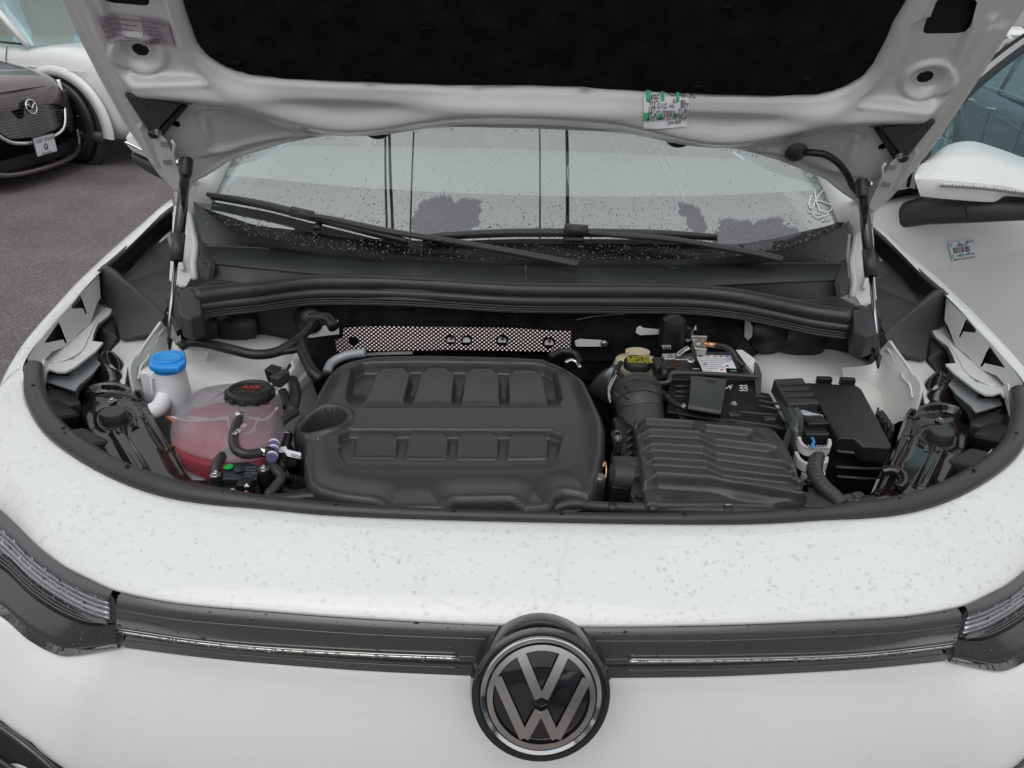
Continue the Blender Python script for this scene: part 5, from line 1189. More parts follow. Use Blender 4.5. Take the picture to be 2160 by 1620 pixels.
# --- washer filler
wz = .985
wb = lathe('washer_filler', np.array([*pz(353, 757, wz)[:2], wz-.122]), (0, 0, 1), [(.026, 0), (.030, .03), (.031, .05), (.029, .09), (.028, .10)], M['milky'], car, seg=28)
wb['label'] = 'milky washer filler neck with blue cap'
hx = L([(313, 768, wz), (315, 752, wz), (328, 741, wz), (370, 737, wz), (389, 740, wz), (392, 752, wz), (391, 764, wz), (377, 775, wz), (335, 775, wz), (317, 772, wz)])
plate('blue_cap', hx, .012, M['blue'], wb, bevel=.003)
c_ = sum(hx)/len(hx); lathe('cap_disc', c_-np.array([0, 0, .002]), (0, 0, 1), [(.026, 0), (.026, .004), (.0235, .0055), (.021, .0042), (0, .0045)], M['blue'], wb, seg=32, sq=(1.1, .8)); lathe('cap_skirt', c_-np.array([0, 0, .024]), (0, 0, 1), [(.027, 0), (.028, .014)], M['blue'], wb, seg=32)
tube('filler_elbow', L([(356, 818, .92), (350, 832, .915), (343, 848, .91), (336, 860, .905), (322, 868, .90)]), [.018, .0175, .016, .0165, .0165], M['milky'], wb, seg=18)
for k in range(3): plate('filler_rib', L([(312+k*4, 788+k*5, .94), (322+k*4, 786+k*5, .94), (330, 812, .92), (322, 830, .91)]), .003, M['milky'], wb)
box('filler_block', pz(322, 812, .90), (.03, .03, .07), M['milky'], wb, bevel=.004)

# --- hoses and harnesses, left of the engine
def hose_(name, pts, r_, m='rubber', par=car, **k): return tube(name, L(pts), r_, M[m], par, seg=14, **k)
h1 = hose_('coolant_hose', [(625, 868, .93), (600, 885, .93), (586, 906, .93), (580, 930, .925), (576, 955, .92), (569, 974, .92), (580, 990, .92), (594, 1006, .915), (583, 1024, .91), (566, 1045, .905), (575, 1052, .9)], .0082, n=80)
h2 = hose_('vent_hose', [(508, 882, .96), (500, 893, .968), (494, 910, .965), (492, 932, .96), (500, 950, .955), (520, 958, .95), (548, 955, .945)], .0078, n=70)
h3 = hose_('vent_hose', [(500, 944, .935), (482, 953, .935), (466, 966, .935), (455, 984, .93), (453, 1004, .92)], .0085)
lathe('hose_fitting', pz(508, 884, .955), (0, -.3, 1), [(.010, 0), (.010, .008), (.007, .014), (0, .016)], M['steel'], h2, seg=14)
text('hose_marking', '5Q0 121', pz(497, 918, .9745), (.25, 1, 0), (-1, .25, .1), .010, M['white'], h2)
for p, m_ in (((560, 953, .94), 'silver'), ((578, 936, .94), 'violet'), ((574, 962, .935), 'violet'), ((577, 948, .935), 'violet')):
    q = pz(*p); ax = (1, .1, 0) if m_ == 'silver' else (-.1, 1, 0)
    lathe('hose_clamp', q-np.array(ax)*.007, ax, [(.0086, 0), (.0090, .001), (.0090, .007), (.0086, .008)], M[m_], h1, seg=18)
    if m_ == 'violet': lathe('hose_clamp', q-np.array(ax)*.003, ax, [(.0091, 0), (.0093, .001), (.0093, .004), (.0091, .005)], M['white'], h1, seg=18)
tube('t_piece', L([(555, 953, .94), (577, 949, .935)]), .0075, M['blackp'], h1, smooth=False)
hb = hose_('wiring_loom', [(380, 732, .95), (400, 722, .955), (440, 726, .955), (490, 738, .955), (540, 748, .95), (585, 742, .95), (620, 722, .96), (645, 700, .965), (662, 676, .975)], .0105, 'blackp', n=70)
hose_('loom_branch', [(630, 712, .96), (636, 735, .95), (646, 760, .94), (660, 785, .93), (676, 800, .92)], .012, 'blackp', hb); hose_('loom_branch', [(560, 745, .95), (620, 738, .95), (642, 728, .955)], .008, 'blackp', hb); hose_('loom_branch', [(655, 672, .975), (690, 672, .98), (704, 690, .97)], .013, 'blackp', hb)
hose_('loom_branch', [(612, 770, .93), (600, 790, .93), (596, 810, .92)], .003, 'blackp', hb)
h5 = hose_('bypass_hose', [(617, 803, .90), (622, 822, .90), (622, 842, .895), (616, 862, .89), (608, 876, .88)], .0115); hose_('bypass_hose', [(596, 826, .90), (602, 842, .895), (606, 860, .89)], .009, 'blackp')
pf = plate('painted_tab', L([(598, 780, .88), (622, 775, .89), (640, 740, .90), (632, 720, .91), (618, 760, .90), (606, 800, .87), (590, 830, .86)]), .004, M['paintin'], car)
plate('painted_tab', L([(606, 800, .895), (628, 800, .895), (628, 818, .885), (596, 830, .885), (590, 818, .885)]), .003, M['clip'], car)
cn = box('sensor_plug', pz(580, 790, .955), (.028, .022, .03), M['blackp'], car, rot=(.2, 0, -.5), bevel=.002); box('plug_latch', pz(592, 797, .955), (.022, .032, .024), M['plastic2'], cn, rot=(.2, 0, -.5), bevel=.003); bolt('bolt', pz(597, 781, .965), (0, 0, 1), .004, M['steel'], cn)
# clustered cables between hose and cover
for k in range(5): hose_('cable_strand', [(602+k*2.4, 925, .90), (596+k*2.6, 950, .90), (593+k*2.6, 985, .895), (600+k*3, 1010, .88)], .0016, 'plastic2', h1)
cbk = hose_('cable_bundle', [(607, 918, .905), (600, 945, .905), (594, 980, .90), (596, 1004, .88)], .0095, 'blackp')
lathe('bundle_ring', pz(603, 921, .905), (0, 1, .3), [(.0105, 0), (.0108, .002), (.0105, .003)], M['white'], cbk, seg=16)
fl = plate('cable_flag', L([(587, 950, .925), (592, 943, .928), (603, 941, .928), (606, 948, .926), (635, 955, .925), (634, 968, .92), (606, 962, .922), (600, 953, .924), (590, 955, .923)]), .001, M['white'], cbk)
text('lettering', 'K0N0N', pz(612, 962, .925), pz(634, 966, .925)-pz(612, 960, .925), (0, 1, .2), .0085, M['ink'], fl)
for k in range(5): hose_('corrugated_pipe', [(598, 1032+k*3, .87), (620, 1040+k*2, .87), (650, 1035+k*3, .87), (690, 1040+k*3, .87)], .005, 'plastic2')
hf = hose_('front_hose', [(560, 1052, .91), (610, 1052, .905), (660, 1048, .905), (720, 1056, .90), (800, 1072, .89)], .0085); 
for k in range(7): q = 612+k*6; lathe('hose_thread', pz(q, 1008+k*1.5, .885), (1, 0, .1), [(.007, 0), (.008, .001), (.007, .002)], M['plastic2'], hf, seg=10)
# --- bracket with large bolt
bkt = plate('grey_bracket', L([(368, 945, .88), (384, 943, .885), (392, 957, .89), (414, 957, .89), (430, 968, .89), (433, 1012, .88), (396, 1012, .88), (380, 985, .88), (372, 965, .88)]), .004, M['galv'], car, bevel=.001)
lathe('large_bolt', pz(408, 976, .891), (0, 0, 1), [(.0125, 0), (.0125, .003), (.0085, .0035), (.0085, .009), (.007, .0105), (0, .0105)], M['galv'], bkt, seg=20)
plate('bracket_tab', L([(436, 1030, .905), (455, 1018, .905), (462, 1026, .905), (470, 1040, .905), (440, 1040, .905)]), .002, M['galv'], bkt)
# --- actuator module with green dot
mo = plate('control_module', L([(470, 984, .925), (499, 974, .928), (525, 975, .928), (547, 984, .925), (541, 1011, .92), (467, 1011, .92)]), .012, mat('teal_black', (.022, .034, .038), .35, bump='noise', bscale=900, bstr=.1), car, bevel=.002)
mo['label'] = 'small dark module marked with a green dot'
plate('module_body', L([(462, 1005, .91), (545, 1005, .91), (552, 1048, .905), (458, 1048, .905)]), .05, M['blackp'], mo, bevel=.004)
lathe('green_dot', pz(482, 985, .9275), (0, 0, 1), [(.0075, 0), (.0075, .0008), (0, .0009)], M['greendot'], mo, seg=20)
lathe('module_boss', pz(506, 990, .9265), (0, 0, 1), [(.009, 0), (.009, .002), (.007, .003), (0, .003)], mo.data.materials[0], mo, seg=20)
M['fineink'] = mat('grey_print', (.18, .2, .2), .5)
for k, t_ in enumerate(('5Q0 907', '7F0 2A1', 'DE 2024', '0311')): text('module_print', t_, pz(513+k*1.5, 988+k*6, .9275), (1, .05, 0), (0, 1, 0), .0055, M['fineink'], mo)
for px, py in ((455, 1003), (556, 991), (490, 1041)):
    lathe('screw', pz(px, py, .925), (0, 0, 1), [(.0085, 0), (.0085, .002), (.005, .0025), (.005, .006), (.0035, .007), (0, .0055)], M['steel'], mo, seg=16); lathe('screw_boss', pz(px, py, .925)-np.array([0, 0, .06]), (0, 0, 1), [(.010, 0), (.010, .059)], M['blackp'], mo, seg=16)
box('module_plug', pz(518, 1026, .92), (.022, .022, .02), M['blackp'], mo, bevel=.002); plate('plug_mark', L([(515, 1026, .932), (520, 1019, .932), (526, 1026, .932)]), .001, M['white'], mo)
for k, mm in enumerate(('red', 'white', 'red')): hose_('thin_wire', [(517+k*3, 1034, .92), (515+k*4, 1041, .915), (513+k*5, 1048, .91)], .0012, mm, mo)

# --- brake fluid reservoir
br = lathe('fluid_reservoir', pz(1338, 800, .86), (0, 0, 1), [(.048, 0), (.050, .03), (.044, .05), (.026, .058), (.026, .07)], M['cream'], car, seg=24, sq=(1.05, .8))
br['label'] = 'cream fluid reservoir with black cap printed yellow'
bcx = pz(1343, 776, .935); cp = lathe('reservoir_cap', bcx, (0, 0, 1), [(.026, 0), (.0285, .002), (.0285, .014), (.026, .018), (0, .0185)], M['blackp'], br, seg=32)
for j, line in enumerate(('||  WARN', 'CLEAN FILL', 'DOT 4 ONLY', 'SEALED CAN')):
    text('yellow_print', line, bcx+np.array([-.022, .012-j*.009, .0187]), (1, 0, 0), (0, 1, 0), .0098, M['yellow'], cp, extr=.0004)
plate('reservoir_arm', L([(1368, 768, .92), (1380, 765, .92), (1378, 772, .915), (1366, 776, .915)]), .01, M['cream'], br)
# --- battery
bt = plate('battery', L([(1382, 760, .945), (1460, 741, .955), (1546, 742, .955), (1598, 800, .945), (1408, 800, .945)]), .15, M['blackp'], car, bevel=.004)
bt['label'] = 'black battery with printed white label'
bl = plate('battery_label', L([(1468, 748, .9575), (1541, 750, .9575), (1553, 777, .9575), (1530, 776, .9575), (1533, 786, .9575), (1483, 784, .9575)]), .0006, M['white'], bt)
for k in range(7):
    a, b = 1473+k*1.6, 754+k*4.2
    text('label_print', ('ACHTUNG WARNING DANGER', 'GEFAHR CAUTION DANGER', 'VARNING ATTENTION', 'PELIGRO PERICOLO', 'ADVERTENCIA AVISO', 'OSTRZEZENIE', 'UWAGA')[k], pz(a, b+3, .9582), pz(1541, 750, .958)-pz(1468, 748, .958), (0, 1, 0), .0050, M['fineink2'] if 'fineink2' in M else M['ink'], bl, extr=.00005)
for (a, b), mm in (((1478, 751), 'ink'), ((1494, 751), 'orange'), ((1508, 752), 'orange'), ((1521, 752), 'orange'), ((1534, 752), 'blue'), ((1488, 768), 'red'), ((1523, 780), 'red'), ((1534, 772), 'ink')):
    lathe('label_symbol', pz(a, b, .9578), (0, 0, 1), [(.0032, 0), (.0032, .0004), (0, .0004)], M[mm], bl, seg=12)
for px, py in ((1462, 780), (1540, 784)): text('lettering', 'MM', pz(px, py, .9478), (1, 0, 0), (0, 1, 0), .009, M['white'], bt)
tc_ = box('terminal_clamp', pz(1415, 755, .965), (.034, .022, .010), M['steel'], bt, rot=(.1, 0, .1), bevel=.002)
box('terminal_lug', pz(1414, 766, .955), (.024, .010, .012), M['brass'], tc_, bevel=.001); box('terminal_plate', pz(1440, 758, .968), (.034, .014, .006), M['steel'], tc_, bevel=.001); tube('terminal_link', L([(1428, 750, .975), (1440, 740, .98), (1452, 733, .985)]), .006, M['steel'], tc_, flat=.5)
lathe('terminal_bolt', pz(1456, 760, .968), (0, -.4, 1), [(.008, 0), (.008, .002), (.005, .003), (.005, .007), (0, .007)], M['steel'], tc_, seg=14); bolt('bolt', pz(1414, 752, .970), (0, 0, 1), .004, M['steel'], tc_)
sn = box('battery_sensor', pz(1474, 733, .975), (.028, .03, .018), M['steel'], bt, rot=(.3, .1, 0), bevel=.003); bolt('bolt', pz(1474, 724, .985), (0, -.5, 1), .005, M['steel'], sn)
box('sensor_frame', pz(1474, 713, .99), (.034, .006, .010), M['steel'], sn, bevel=.001)
tube('copper_sleeve', L([(1490, 726, .985), (1511, 728, .985)]), .0052, M['brass'], sn, smooth=False); tube('brass_neck', L([(1483, 724, .985), (1494, 726, .985)]), .004, M['brass'], sn, smooth=False)
hose_('ground_cable', [(1509, 728, .985), (1530, 732, .982), (1545, 742, .975), (1552, 755, .965), (1568, 772, .955)], .006, 'blackp', sn)
pc = box('plus_cover', pz(1394, 776, .945), (.034, .05, .03), M['blackp'], bt, bevel=.006); hose_('plus_cable', [(1398, 773, .96), (1402, 785, .955), (1398, 795, .945), (1380, 800, .93)], .007, 'blackp', bt)
# frame and strap
tube('battery_frame', L([(1376, 808, .935), (1400, 808, .94), (1411, 804, .945), (1413, 791, .952), (1424, 787, .955), (1500, 789, .955), (1596, 795, .955)]), .0062, M['plastic2'], bt, n=60, seg=8, flat=.8)
plate('frame_post', L([(1592, 762, .955), (1600, 770, .955), (1607, 790, .95), (1604, 850, .92), (1598, 855, .92), (1592, 800, .945)]), .008, M['plastic2'], bt)
plate('battery_strap', L([(1458, 792, .958), (1533, 799, .958), (1529, 830, .957), (1520, 872, .95), (1451, 861, .95), (1455, 830, .957)]), .004, M['cowl'], bt, bevel=.001)
plate('strap_fold', L([(1451, 861, .95), (1520, 872, .95), (1519, 882, .93), (1449, 868, .93)]), .006, M['blackp'], bt)
plate('strap_notch', L([(1488, 800, .9585), (1514, 802, .9585), (1508, 807, .9585), (1494, 806, .9585)]), .001, M['blackp'], bt)
bb = plate('battery_tray', L([(1414, 800, .935), (1594, 806, .935), (1605, 826, .93), (1625, 830, .93), (1662, 905, .915), (1540, 892, .91), (1405, 868, .91), (1408, 830, .93)]), .10, M['blackp'], car, bevel=.004)
for q in ([(1424, 815), (1455, 815)], [(1424, 826), (1452, 828)], [(1422, 836), (1450, 838)], [(1545, 868), (1640, 876)], [(1600, 855), (1650, 865)], [(1590, 835), (1625, 838)], [(1600, 845), (1640, 852)], [(1528, 885), (1640, 900)]):
    tube('tray_rib', L([(a, b, .935) for a, b in q]), .0025, M['plastic'], bb, smooth=False, seg=6)
for q in ([(1530, 820), (1545, 812)], [(1536, 814), (1543, 818)], [(1540, 821), (1541, 815)]): tube('marker_stroke', L([(a, b, .9365) for a, b in q]), .0011, M['white'], bb, smooth=False, seg=5)
for cx in (1563, 1572): tube('marker_stroke', L([(cx-4, 814, .9365), (cx+2, 813, .9365), (cx+3, 817, .9365), (cx-2, 818, .9365), (cx+4, 820, .9365), (cx+3, 824, .9365), (cx-4, 823, .9365)]), .0010, M['white'], bb, seg=5)
bolt('bolt', pz(1548, 852, .934), (0, 0, 1), .004, M['galv'], bb)
hose_('sensor_cable', [(1398, 828, .93), (1410, 842, .935), (1425, 852, .935), (1440, 858, .935)], .006, 'blackp', bb); bolt('bolt', pz(1443, 858, .94), (.3, -.3, 1), .005, M['steel'], bb)
for k in range(3): hose_('thin_wire', [(1425+k*5, 855, .92), (1430+k*5, 870, .91), (1438+k*6, 885, .90)], .0014, 'plastic2', bb)
for k in range(2): box('tray_clip', pz(1548+k*74, 878+k*8, .925), (.022, .012, .012), M['plastic2'], bb, bevel=.002)
# --- vacuum pump like canister on the bulkhead
vc = lathe('canister', py_(1413, 738, 1.53), (0, 0, 1), [(.024, 0), (.030, .01), (.031, .05), (.026, .075), (.012, .085), (0, .086)], M['blackp'], car, seg=28)
box('canister_bracket', py_(1444, 700, 1.55), (.03, .02, .03), M['blackp'], vc, bevel=.004)
for k in range(4): tube('canister_rib', [py_(1398+k*5, 728, 1.50), py_(1399+k*5, 737, 1.50)], .002, M['galv'], vc, seg=5, smooth=False)
plate('black_cloth', [py_(a, b, 1.56) for a, b in [(1462, 700), (1560, 690), (1568, 700), (1556, 735), (1500, 725), (1466, 712)]], .008, M['felt'], car)
plate('paint_flank', L([(1553, 738, .95), (1566, 738, .95), (1590, 755, .945), (1598, 770, .935), (1592, 790, .93), (1575, 770, .935)]), .003, M['paintin'], car)
# --- air intake duct and metallic pipe
md = lathe('silver_duct', pz(1272, 800, .88), (-.62, .35, .55), [(.030, -.05), (.036, -.02), (.040, 0), (.037, .008), (.031, .010), (.028, .006), (.018, .012), (.010, .014), (0, .012)], M['galv2'] if 'galv2' in M else mat('dark_silver', (.12, .13, .135), .3, metal=.6), car, seg=36, sq=(.7, 1.25))
for k in range(3): tube('duct_line', L([(1300, 775+k*8, .93), (1284, 808+k*10, .915), (1288, 830+k*10, .90)]), .0022, M['galv'], md, seg=6)
hose_('pulley_belt', [(1310, 765, .93), (1296, 790, .925), (1285, 820, .91), (1286, 850, .89)], .0055, 'blackp')
ip = [pz(1345, 826, .925), pz(1347, 846, .92), pz(1350, 870, .905), pz(1358, 910, .885), pz(1385, 950, .87)]
ih = tube('intake_hose', ip, [.0455, .0455, .045, .044, .043], M['plastic'], car, n=60, seg=40)
ih['label'] = 'fat ribbed air intake hose'
Q = cr(ip, 60)
for i, k_ in ((2, 1.05), (8, 1.07), (13, 1.05), (19, 1.035)):
    d_ = (Q[i+1]-Q[i])/np.linalg.norm(Q[i+1]-Q[i]); lathe('hose_ring', Q[i], d_, [(.0445, -.002), (.0455*k_, 0), (.0455*k_, .003), (.0445, .005)], M['plastic2'], ih, seg=40)
for (a, b) in ((1320, 815), (1300, 835), (1322, 838)): box('ring_lug', pz(a, b, .965), (.004, .012, .008), M['plastic2'], ih, rot=(0, 0, .4), bevel=.001)
# --- air filter box lid with stepped louvres
az_ = .935
ao = X2([(1337, 878), (1352, 873), (1470, 880), (1620, 893), (1640, 905), (1660, 930), (1697, 1005), (1706, 1040), (1600, 1042), (1480, 1046), (1364, 1047), (1357, 1010)], az_)
rb = [[(1325, 892), (1343, 888), (1363, 878), (1460, 882), (1490, 897), (1620, 911), (1665, 918)], [(1330, 915), (1347, 913), (1370, 907), (1473, 912), (1510, 927), (1620, 940), (1680, 950)], [(1335, 945), (1350, 943), (1373, 937), (1480, 943), (1513, 957), (1620, 970), (1690, 978)], [(1340, 977), (1355, 975), (1380, 967), (1487, 974), (1527, 991), (1620, 1002), (1700, 1010)], [(1345, 1008), (1363, 1005), (1387, 998), (1497, 1006), (1547, 1018), (1620, 1026), (1710, 1036)], [(1345, 1050), (1363, 1050), (1387, 1048), (1497, 1050), (1547, 1050), (1620, 1052), (1710, 1060)]]
rbx = [X2(r_, az_) for r_ in rb]
def ab_h(X, Y, D):
    ys = [np.interp(X, [p[0] for p in r_], [p[1] for p in r_]) for r_ in rbx]
    h = .010*sst(0, .03, -D)
    xin = sst(pz(1340, 950, az_)[0]+.006, pz(1362, 950, az_)[0]+.012, X)*sst(pz(1690, 980, az_)[0], pz(1668, 980, az_)[0], X+(-.42)*(Y-pz(1680, 980, az_)[1])*-1)
    st_ = np.zeros_like(X)
    for i in range(5):
        t = (ys[i]-Y)/(ys[i]-ys[i+1]+1e-6)
        m_ = (t >= 0) & (t < 1)
        prof = np.where(t < .16, sst(0, .16, t), 1-(t-.16)/.84)
        st_ = np.where(m_, -.014*prof, st_)
    h += st_*xin*(1-.0*X)
    h -= .012*sst(ys[4]-.004, ys[4]-.016, Y)
    h += .002*np.exp(-((D+.006)/.003)**2)
    return h
ab = relief('air_filter_box', ao, ab_h, M['plastic2'], car, cell=.0015, edge=.006, drop=.07, base=az_-.006, rad=.006)
ab['label'] = 'air filter box with stepped louvred lid'
tray = plate('filter_tray', L([(1330, 1040, .905), (1340, 985, .90), (1357, 1010, .90), (1364, 1045, .905), (1600, 1040, .905), (1706, 1036, .905), (1735, 1050, .905), (1770, 1068, .905), (1600, 1066, .905), (1340, 1064, .905)]), .05, M['plastic'], ab, bevel=.003)
for k, xx in enumerate((1397, 1410, 1460, 1473, 1523, 1537, 1586, 1600, 1648, 1660)): tube('lid_fin', [pz(xx, 1004+(xx-1397)*.07, .925), pz(xx+1, 1040, .905)], .0022, M['plastic'], ab, smooth=False, seg=6)
for px, py in ((1349, 1050), (1635, 1052), (1705, 1018)): bolt('bolt', pz(px, py, .907), (0, 0, 1), .006, M['blackp'], ab)
for k in range(6): tube('box_gill', L([(1322, 915+k*16, .91), (1330, 908+k*16, .915), (1338, 912+k*16, .91)]), .0035, M['blackp'], ab, seg=6)
box('box_side', pz(1318, 965, .86), (.04, .14, .10), M['blackp'], ab, bevel=.008)
# sensors and small parts between cover and filter box
s1_ = tube('glossy_sensor', L([(1301, 915, .945), (1303, 925, .945), (1303, 945, .93), (1302, 958, .915)]), [.010, .010, .0065, .007], M['gloss'], car, seg=16)
lathe('sensor_collar', pz(1302, 962, .905), (0, -.2, 1), [(.011, -.03), (.011, 0), (.008, .012), (0, .012)], M['plastic2'], s1_, seg=18)
for (px, py, z_, sz, m_) in ((1320, 990, .90, (.05, .03, .04), 'plastic'), (1342, 1000, .90, (.03, .05, .03), 'plastic2'), (1310, 1030, .88, (.05, .05, .04), 'blackp'), (1322, 970, .90, (.03, .014, .014), 'plastic2')):
    box('throttle_body', pz(px, py, z_), sz, M[m_], s1_, rot=(0, .1, .1), bevel=.006)
lathe('throttle_cap', pz(1307, 1005, .905), (-1, 0, .1), [(.022, -.02), (.024, 0), (.024, .012), (.015, .018), (0, .018)], M['plastic'], s1_, seg=24)
lathe('solenoid', pz(1262, 1040, .885), (0, 0, 1), [(.010, -.02), (.010, .03), (.008, .034), (0, .034)], M['steel'], s1_, seg=18)
hose_('thin_wire', [(1272, 985, .92), (1276, 975, .925), (1279, 990, .915), (1277, 1010, .905)], .0016, 'brass', s1_)
hose_('breather_pipe', [(1160, 752, .95), (1180, 742, .955), (1200, 742, .955), (1215, 748, .95), (1222, 765, .94)], .0075, 'blackp', s1_)
tube('shiny_clamp', L([(1193, 765, .94), (1204, 760, .943), (1216, 764, .94), (1224, 776, .935)]), .0045, M['silver'], s1_, seg=8)
fh = hose_('front_hose', [(1150, 1082, .895), (1190, 1066, .905), (1215, 1063, .91), (1250, 1068, .905), (1340, 1072, .905), (1450, 1076, .905), (1560, 1080, .905), (1700, 1084, .905), (1800, 1070, .905)], .0085, 'plastic', n=80)
plate('hose_guard', L([(1165, 1075, .90), (1180, 1058, .91), (1220, 1056, .915), (1235, 1062, .91), (1230, 1076, .905), (1180, 1086, .90)]), .01, M['plastic'], fh, bevel=.003)
for px in (1291, 1376, 1534): lathe('hose_clip', pz(px, 1073+(px-1291)*.03, .905)-np.array([.006, 0, 0]), (1, 0, 0), [(.0100, 0), (.0108, .001), (.0108, .012), (.0100, .013)], M['blackp'], fh, seg=16)
for px in (1377, 1535): box('clip_tab', pz(px, 1062+(px-1377)*.03, .915), (.010, .006, .008), M['steel'], fh, bevel=.001)
# --- fuse box / control unit
fb = plate('fuse_box', L([(1699, 806, .95), (1806, 812, .95), (1818, 820, .95), (1882, 940, .94), (1876, 948, .935), (1823, 943, .94), (1803, 924, .948), (1768, 924, .948), (1737, 868, .95), (1722, 840, .95)]), .03, M['blackp'], car, bevel=.008)
fb['label'] = 'black fuse box with clipped lid'
plate('fuse_box_body', L([(1702, 812, .922), (1806, 818, .922), (1876, 946, .913), (1822, 948, .915), (1764, 945, .92), (1735, 872, .922)]), .16, M['blackp'], fb, bevel=.004)
for q in ([(1765, 952), (1872, 962)], [(1762, 985), (1860, 990)], [(1765, 1005), (1855, 1012)]): tube('body_bead', [py_(a, b, pz(1820, 948, .92)[1]-.012) for a, b in q], .003, M['plastic'], fb, smooth=False)
for a, b in ((1738, 803), (1787, 805)): box('lid_clip', pz(a, b, .945), (.03, .012, .016), M['blackp'], fb, bevel=.002)
for a, b in ((1812, 958), (1838, 956)): tube('lid_catch', [py_(a-3, b-10, pz(1820, 948, .92)[1]-.012), py_(a+2, b+10, pz(1820, 948, .92)[1]-.016)], .0025, M['plastic'], fb, smooth=False)
vv = plate('vent_cover', L([(1632, 799, .96), (1693, 796, .96), (1730, 850, .955), (1663, 853, .955)]), .03, M['plastic'], fb, bevel=.003)
for k in range(3): tube('cover_line', L([(1645+k*7, 812+k*13, .961-k*.001), (1703+k*9, 811+k*13, .961-k*.001)]), .0016, M['blackp'], vv, smooth=False, seg=6)
ecu = plate('control_unit', L([(1627, 830, .93), (1632, 802, .955), (1640, 806, .955), (1677, 880, .95), (1679, 905, .94), (1676, 955, .90), (1668, 948, .90), (1662, 900, .935)]), .02, mat('cast_alloy', (.10, .12, .115), .38, metal=.5), car, bevel=.005)
plate('unit_flange', L([(1676, 862, .955), (1682, 857, .955), (1692, 880, .95), (1690, 900, .945), (1678, 955, .90), (1680, 895, .94)]), .006, ecu.data.materials[0], ecu)
pb = plate('plug_bracket', L([(1688, 863, .955), (1698, 864, .955), (1712, 869, .955), (1736, 874, .95), (1740, 884, .948), (1732, 896, .945), (1728, 880, .95), (1695, 876, .95)]), .012, M['galv'], ecu, bevel=.002)
box('plug_shell', pz(1712, 893, .935), (.040, .05, .03), M['blackp'], ecu, rot=(0, 0, .1), bevel=.004); box('plug_shell', pz(1716, 920, .925), (.045, .035, .03), M['blackp'], ecu, bevel=.004)
def clipband(pts, z_, par):
    o = loft('white_latch', [[pz(a, b, z_+.004) for a, b in pts], [pz(a, b, z_+.004)-np.array([0, 0, .017]) for a, b in pts]], 40, 4, M['clip'], par); solid(o, .006, 0); bev(o, .0015); return o
lt = clipband([(1686, 920), (1691, 933), (1704, 943), (1725, 944), (1744, 943), (1751, 935), (1750, 925)], .94, ecu)
lt2 = clipband([(1680, 952), (1686, 966), (1700, 976), (1706, 976)], .92, ecu); clipband([(1736, 976), (1743, 972), (1744, 962)], .92, ecu); clipband([(1694, 996), (1702, 1004), (1706, 1004)], .90, ecu); clipband([(1737, 1006), (1737, 992)], .90, ecu)
for k in range(9): tube('latch_rib', [pz(1700+k*5.5, 938+.2*k, .9525), pz(1700+k*5.5, 948, .944)], .0011, M['galv'], lt, smooth=False, seg=5)
tube('blue_mark', [pz(1713, 924, .951), pz(1717, 932, .951), pz(1714, 938, .953), pz(1718, 944, .950)], .0024, M['blue'], lt, seg=6)
box('yellow_tab', pz(1724, 954, .93), (.009, .006, .005), M['yel'] if 'yel' in M else mat('amber', (.7, .3, .02), .5), lt, bevel=.001)
hose_('main_loom', [(1724, 952, .93), (1722, 968, .925), (1718, 985, .92), (1722, 1005, .915), (1738, 1028, .91), (1760, 1048, .905), (1776, 1066, .90)], .0125, 'plastic', ecu, n=60)
for k in range(14):
    t = k/14; P_ = cr(L([(1724, 952, .93), (1722, 968, .925), (1718, 985, .92), (1722, 1005, .915), (1738, 1028, .91), (1760, 1048, .905), (1776, 1066, .90)]), 60); i = int(3+t*54)
    d_ = P_[i+1]-P_[i]; lathe('loom_tape', P_[i], d_/np.linalg.norm(d_), [(.0122, 0), (.0131, .001), (.0129, .003), (.0122, .004)], M['plastic'], lt, seg=12)
rbk = plate('ribbed_duct', L([(1846, 868, .92), (1862, 863, .92), (1872, 875, .92), (1886, 897, .915), (1884, 915, .905), (1872, 925, .90), (1858, 895, .91)]), .05, M['blackp'], fb, bevel=.003)
for k in range(5): box('duct_rib', pz(1850+k*8, 872+k*9, .925), (.004, .03, .012), M['blackp'], rbk, rot=(0, 0, -.5))
plate('tray_arm', L([(1705, 1000, .90), (1715, 1010, .90), (1735, 1040, .90), (1760, 1068, .90), (1735, 1068, .90), (1705, 1036, .90)]), .01, M['plastic'], fb)
plate('shiny_puddle', L([(1838, 1040, .885), (1850, 1010, .89), (1880, 1015, .89), (1895, 1035, .885), (1870, 1055, .88), (1840, 1055, .88)]), .004, M['galv'], car)
tube('drain_hook', L([(1862, 995, .925), (1880, 992, .93), (1900, 1000, .93), (1906, 1018, .925), (1895, 1030, .92)]), .009, M['ed'], car, seg=12)
for px, py, s_ in ((1790, 1055, .03), (1812, 1050, .025), (1835, 1058, .02)): box('front_clip', pz(px, py, .90), (s_, .02, .012), M['plastic'], fb, rot=(.2, .2, .5), bevel=.003)
lathe('ring_mount', pz(1838, 1062, .905), (0, 0, 1), [(.017, 0), (.018, .004), (.014, .006), (.012, .002), (.005, .002), (.005, .008), (0, .008)], M['plastic2'], fb, seg=24)
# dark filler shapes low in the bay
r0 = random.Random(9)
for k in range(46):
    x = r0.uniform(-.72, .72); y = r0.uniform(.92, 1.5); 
    box('lower_component', (x, y, r0.uniform(.70, .80)), (r0.uniform(.04, .14), r0.uniform(.04, .12), r0.uniform(.04, .1)), M['blackp'] if k % 4 else M['plastic'], car, rot=(r0.uniform(-.3, .3), r0.uniform(-.3, .3), r0.uniform(0, 3)), bevel=.006)
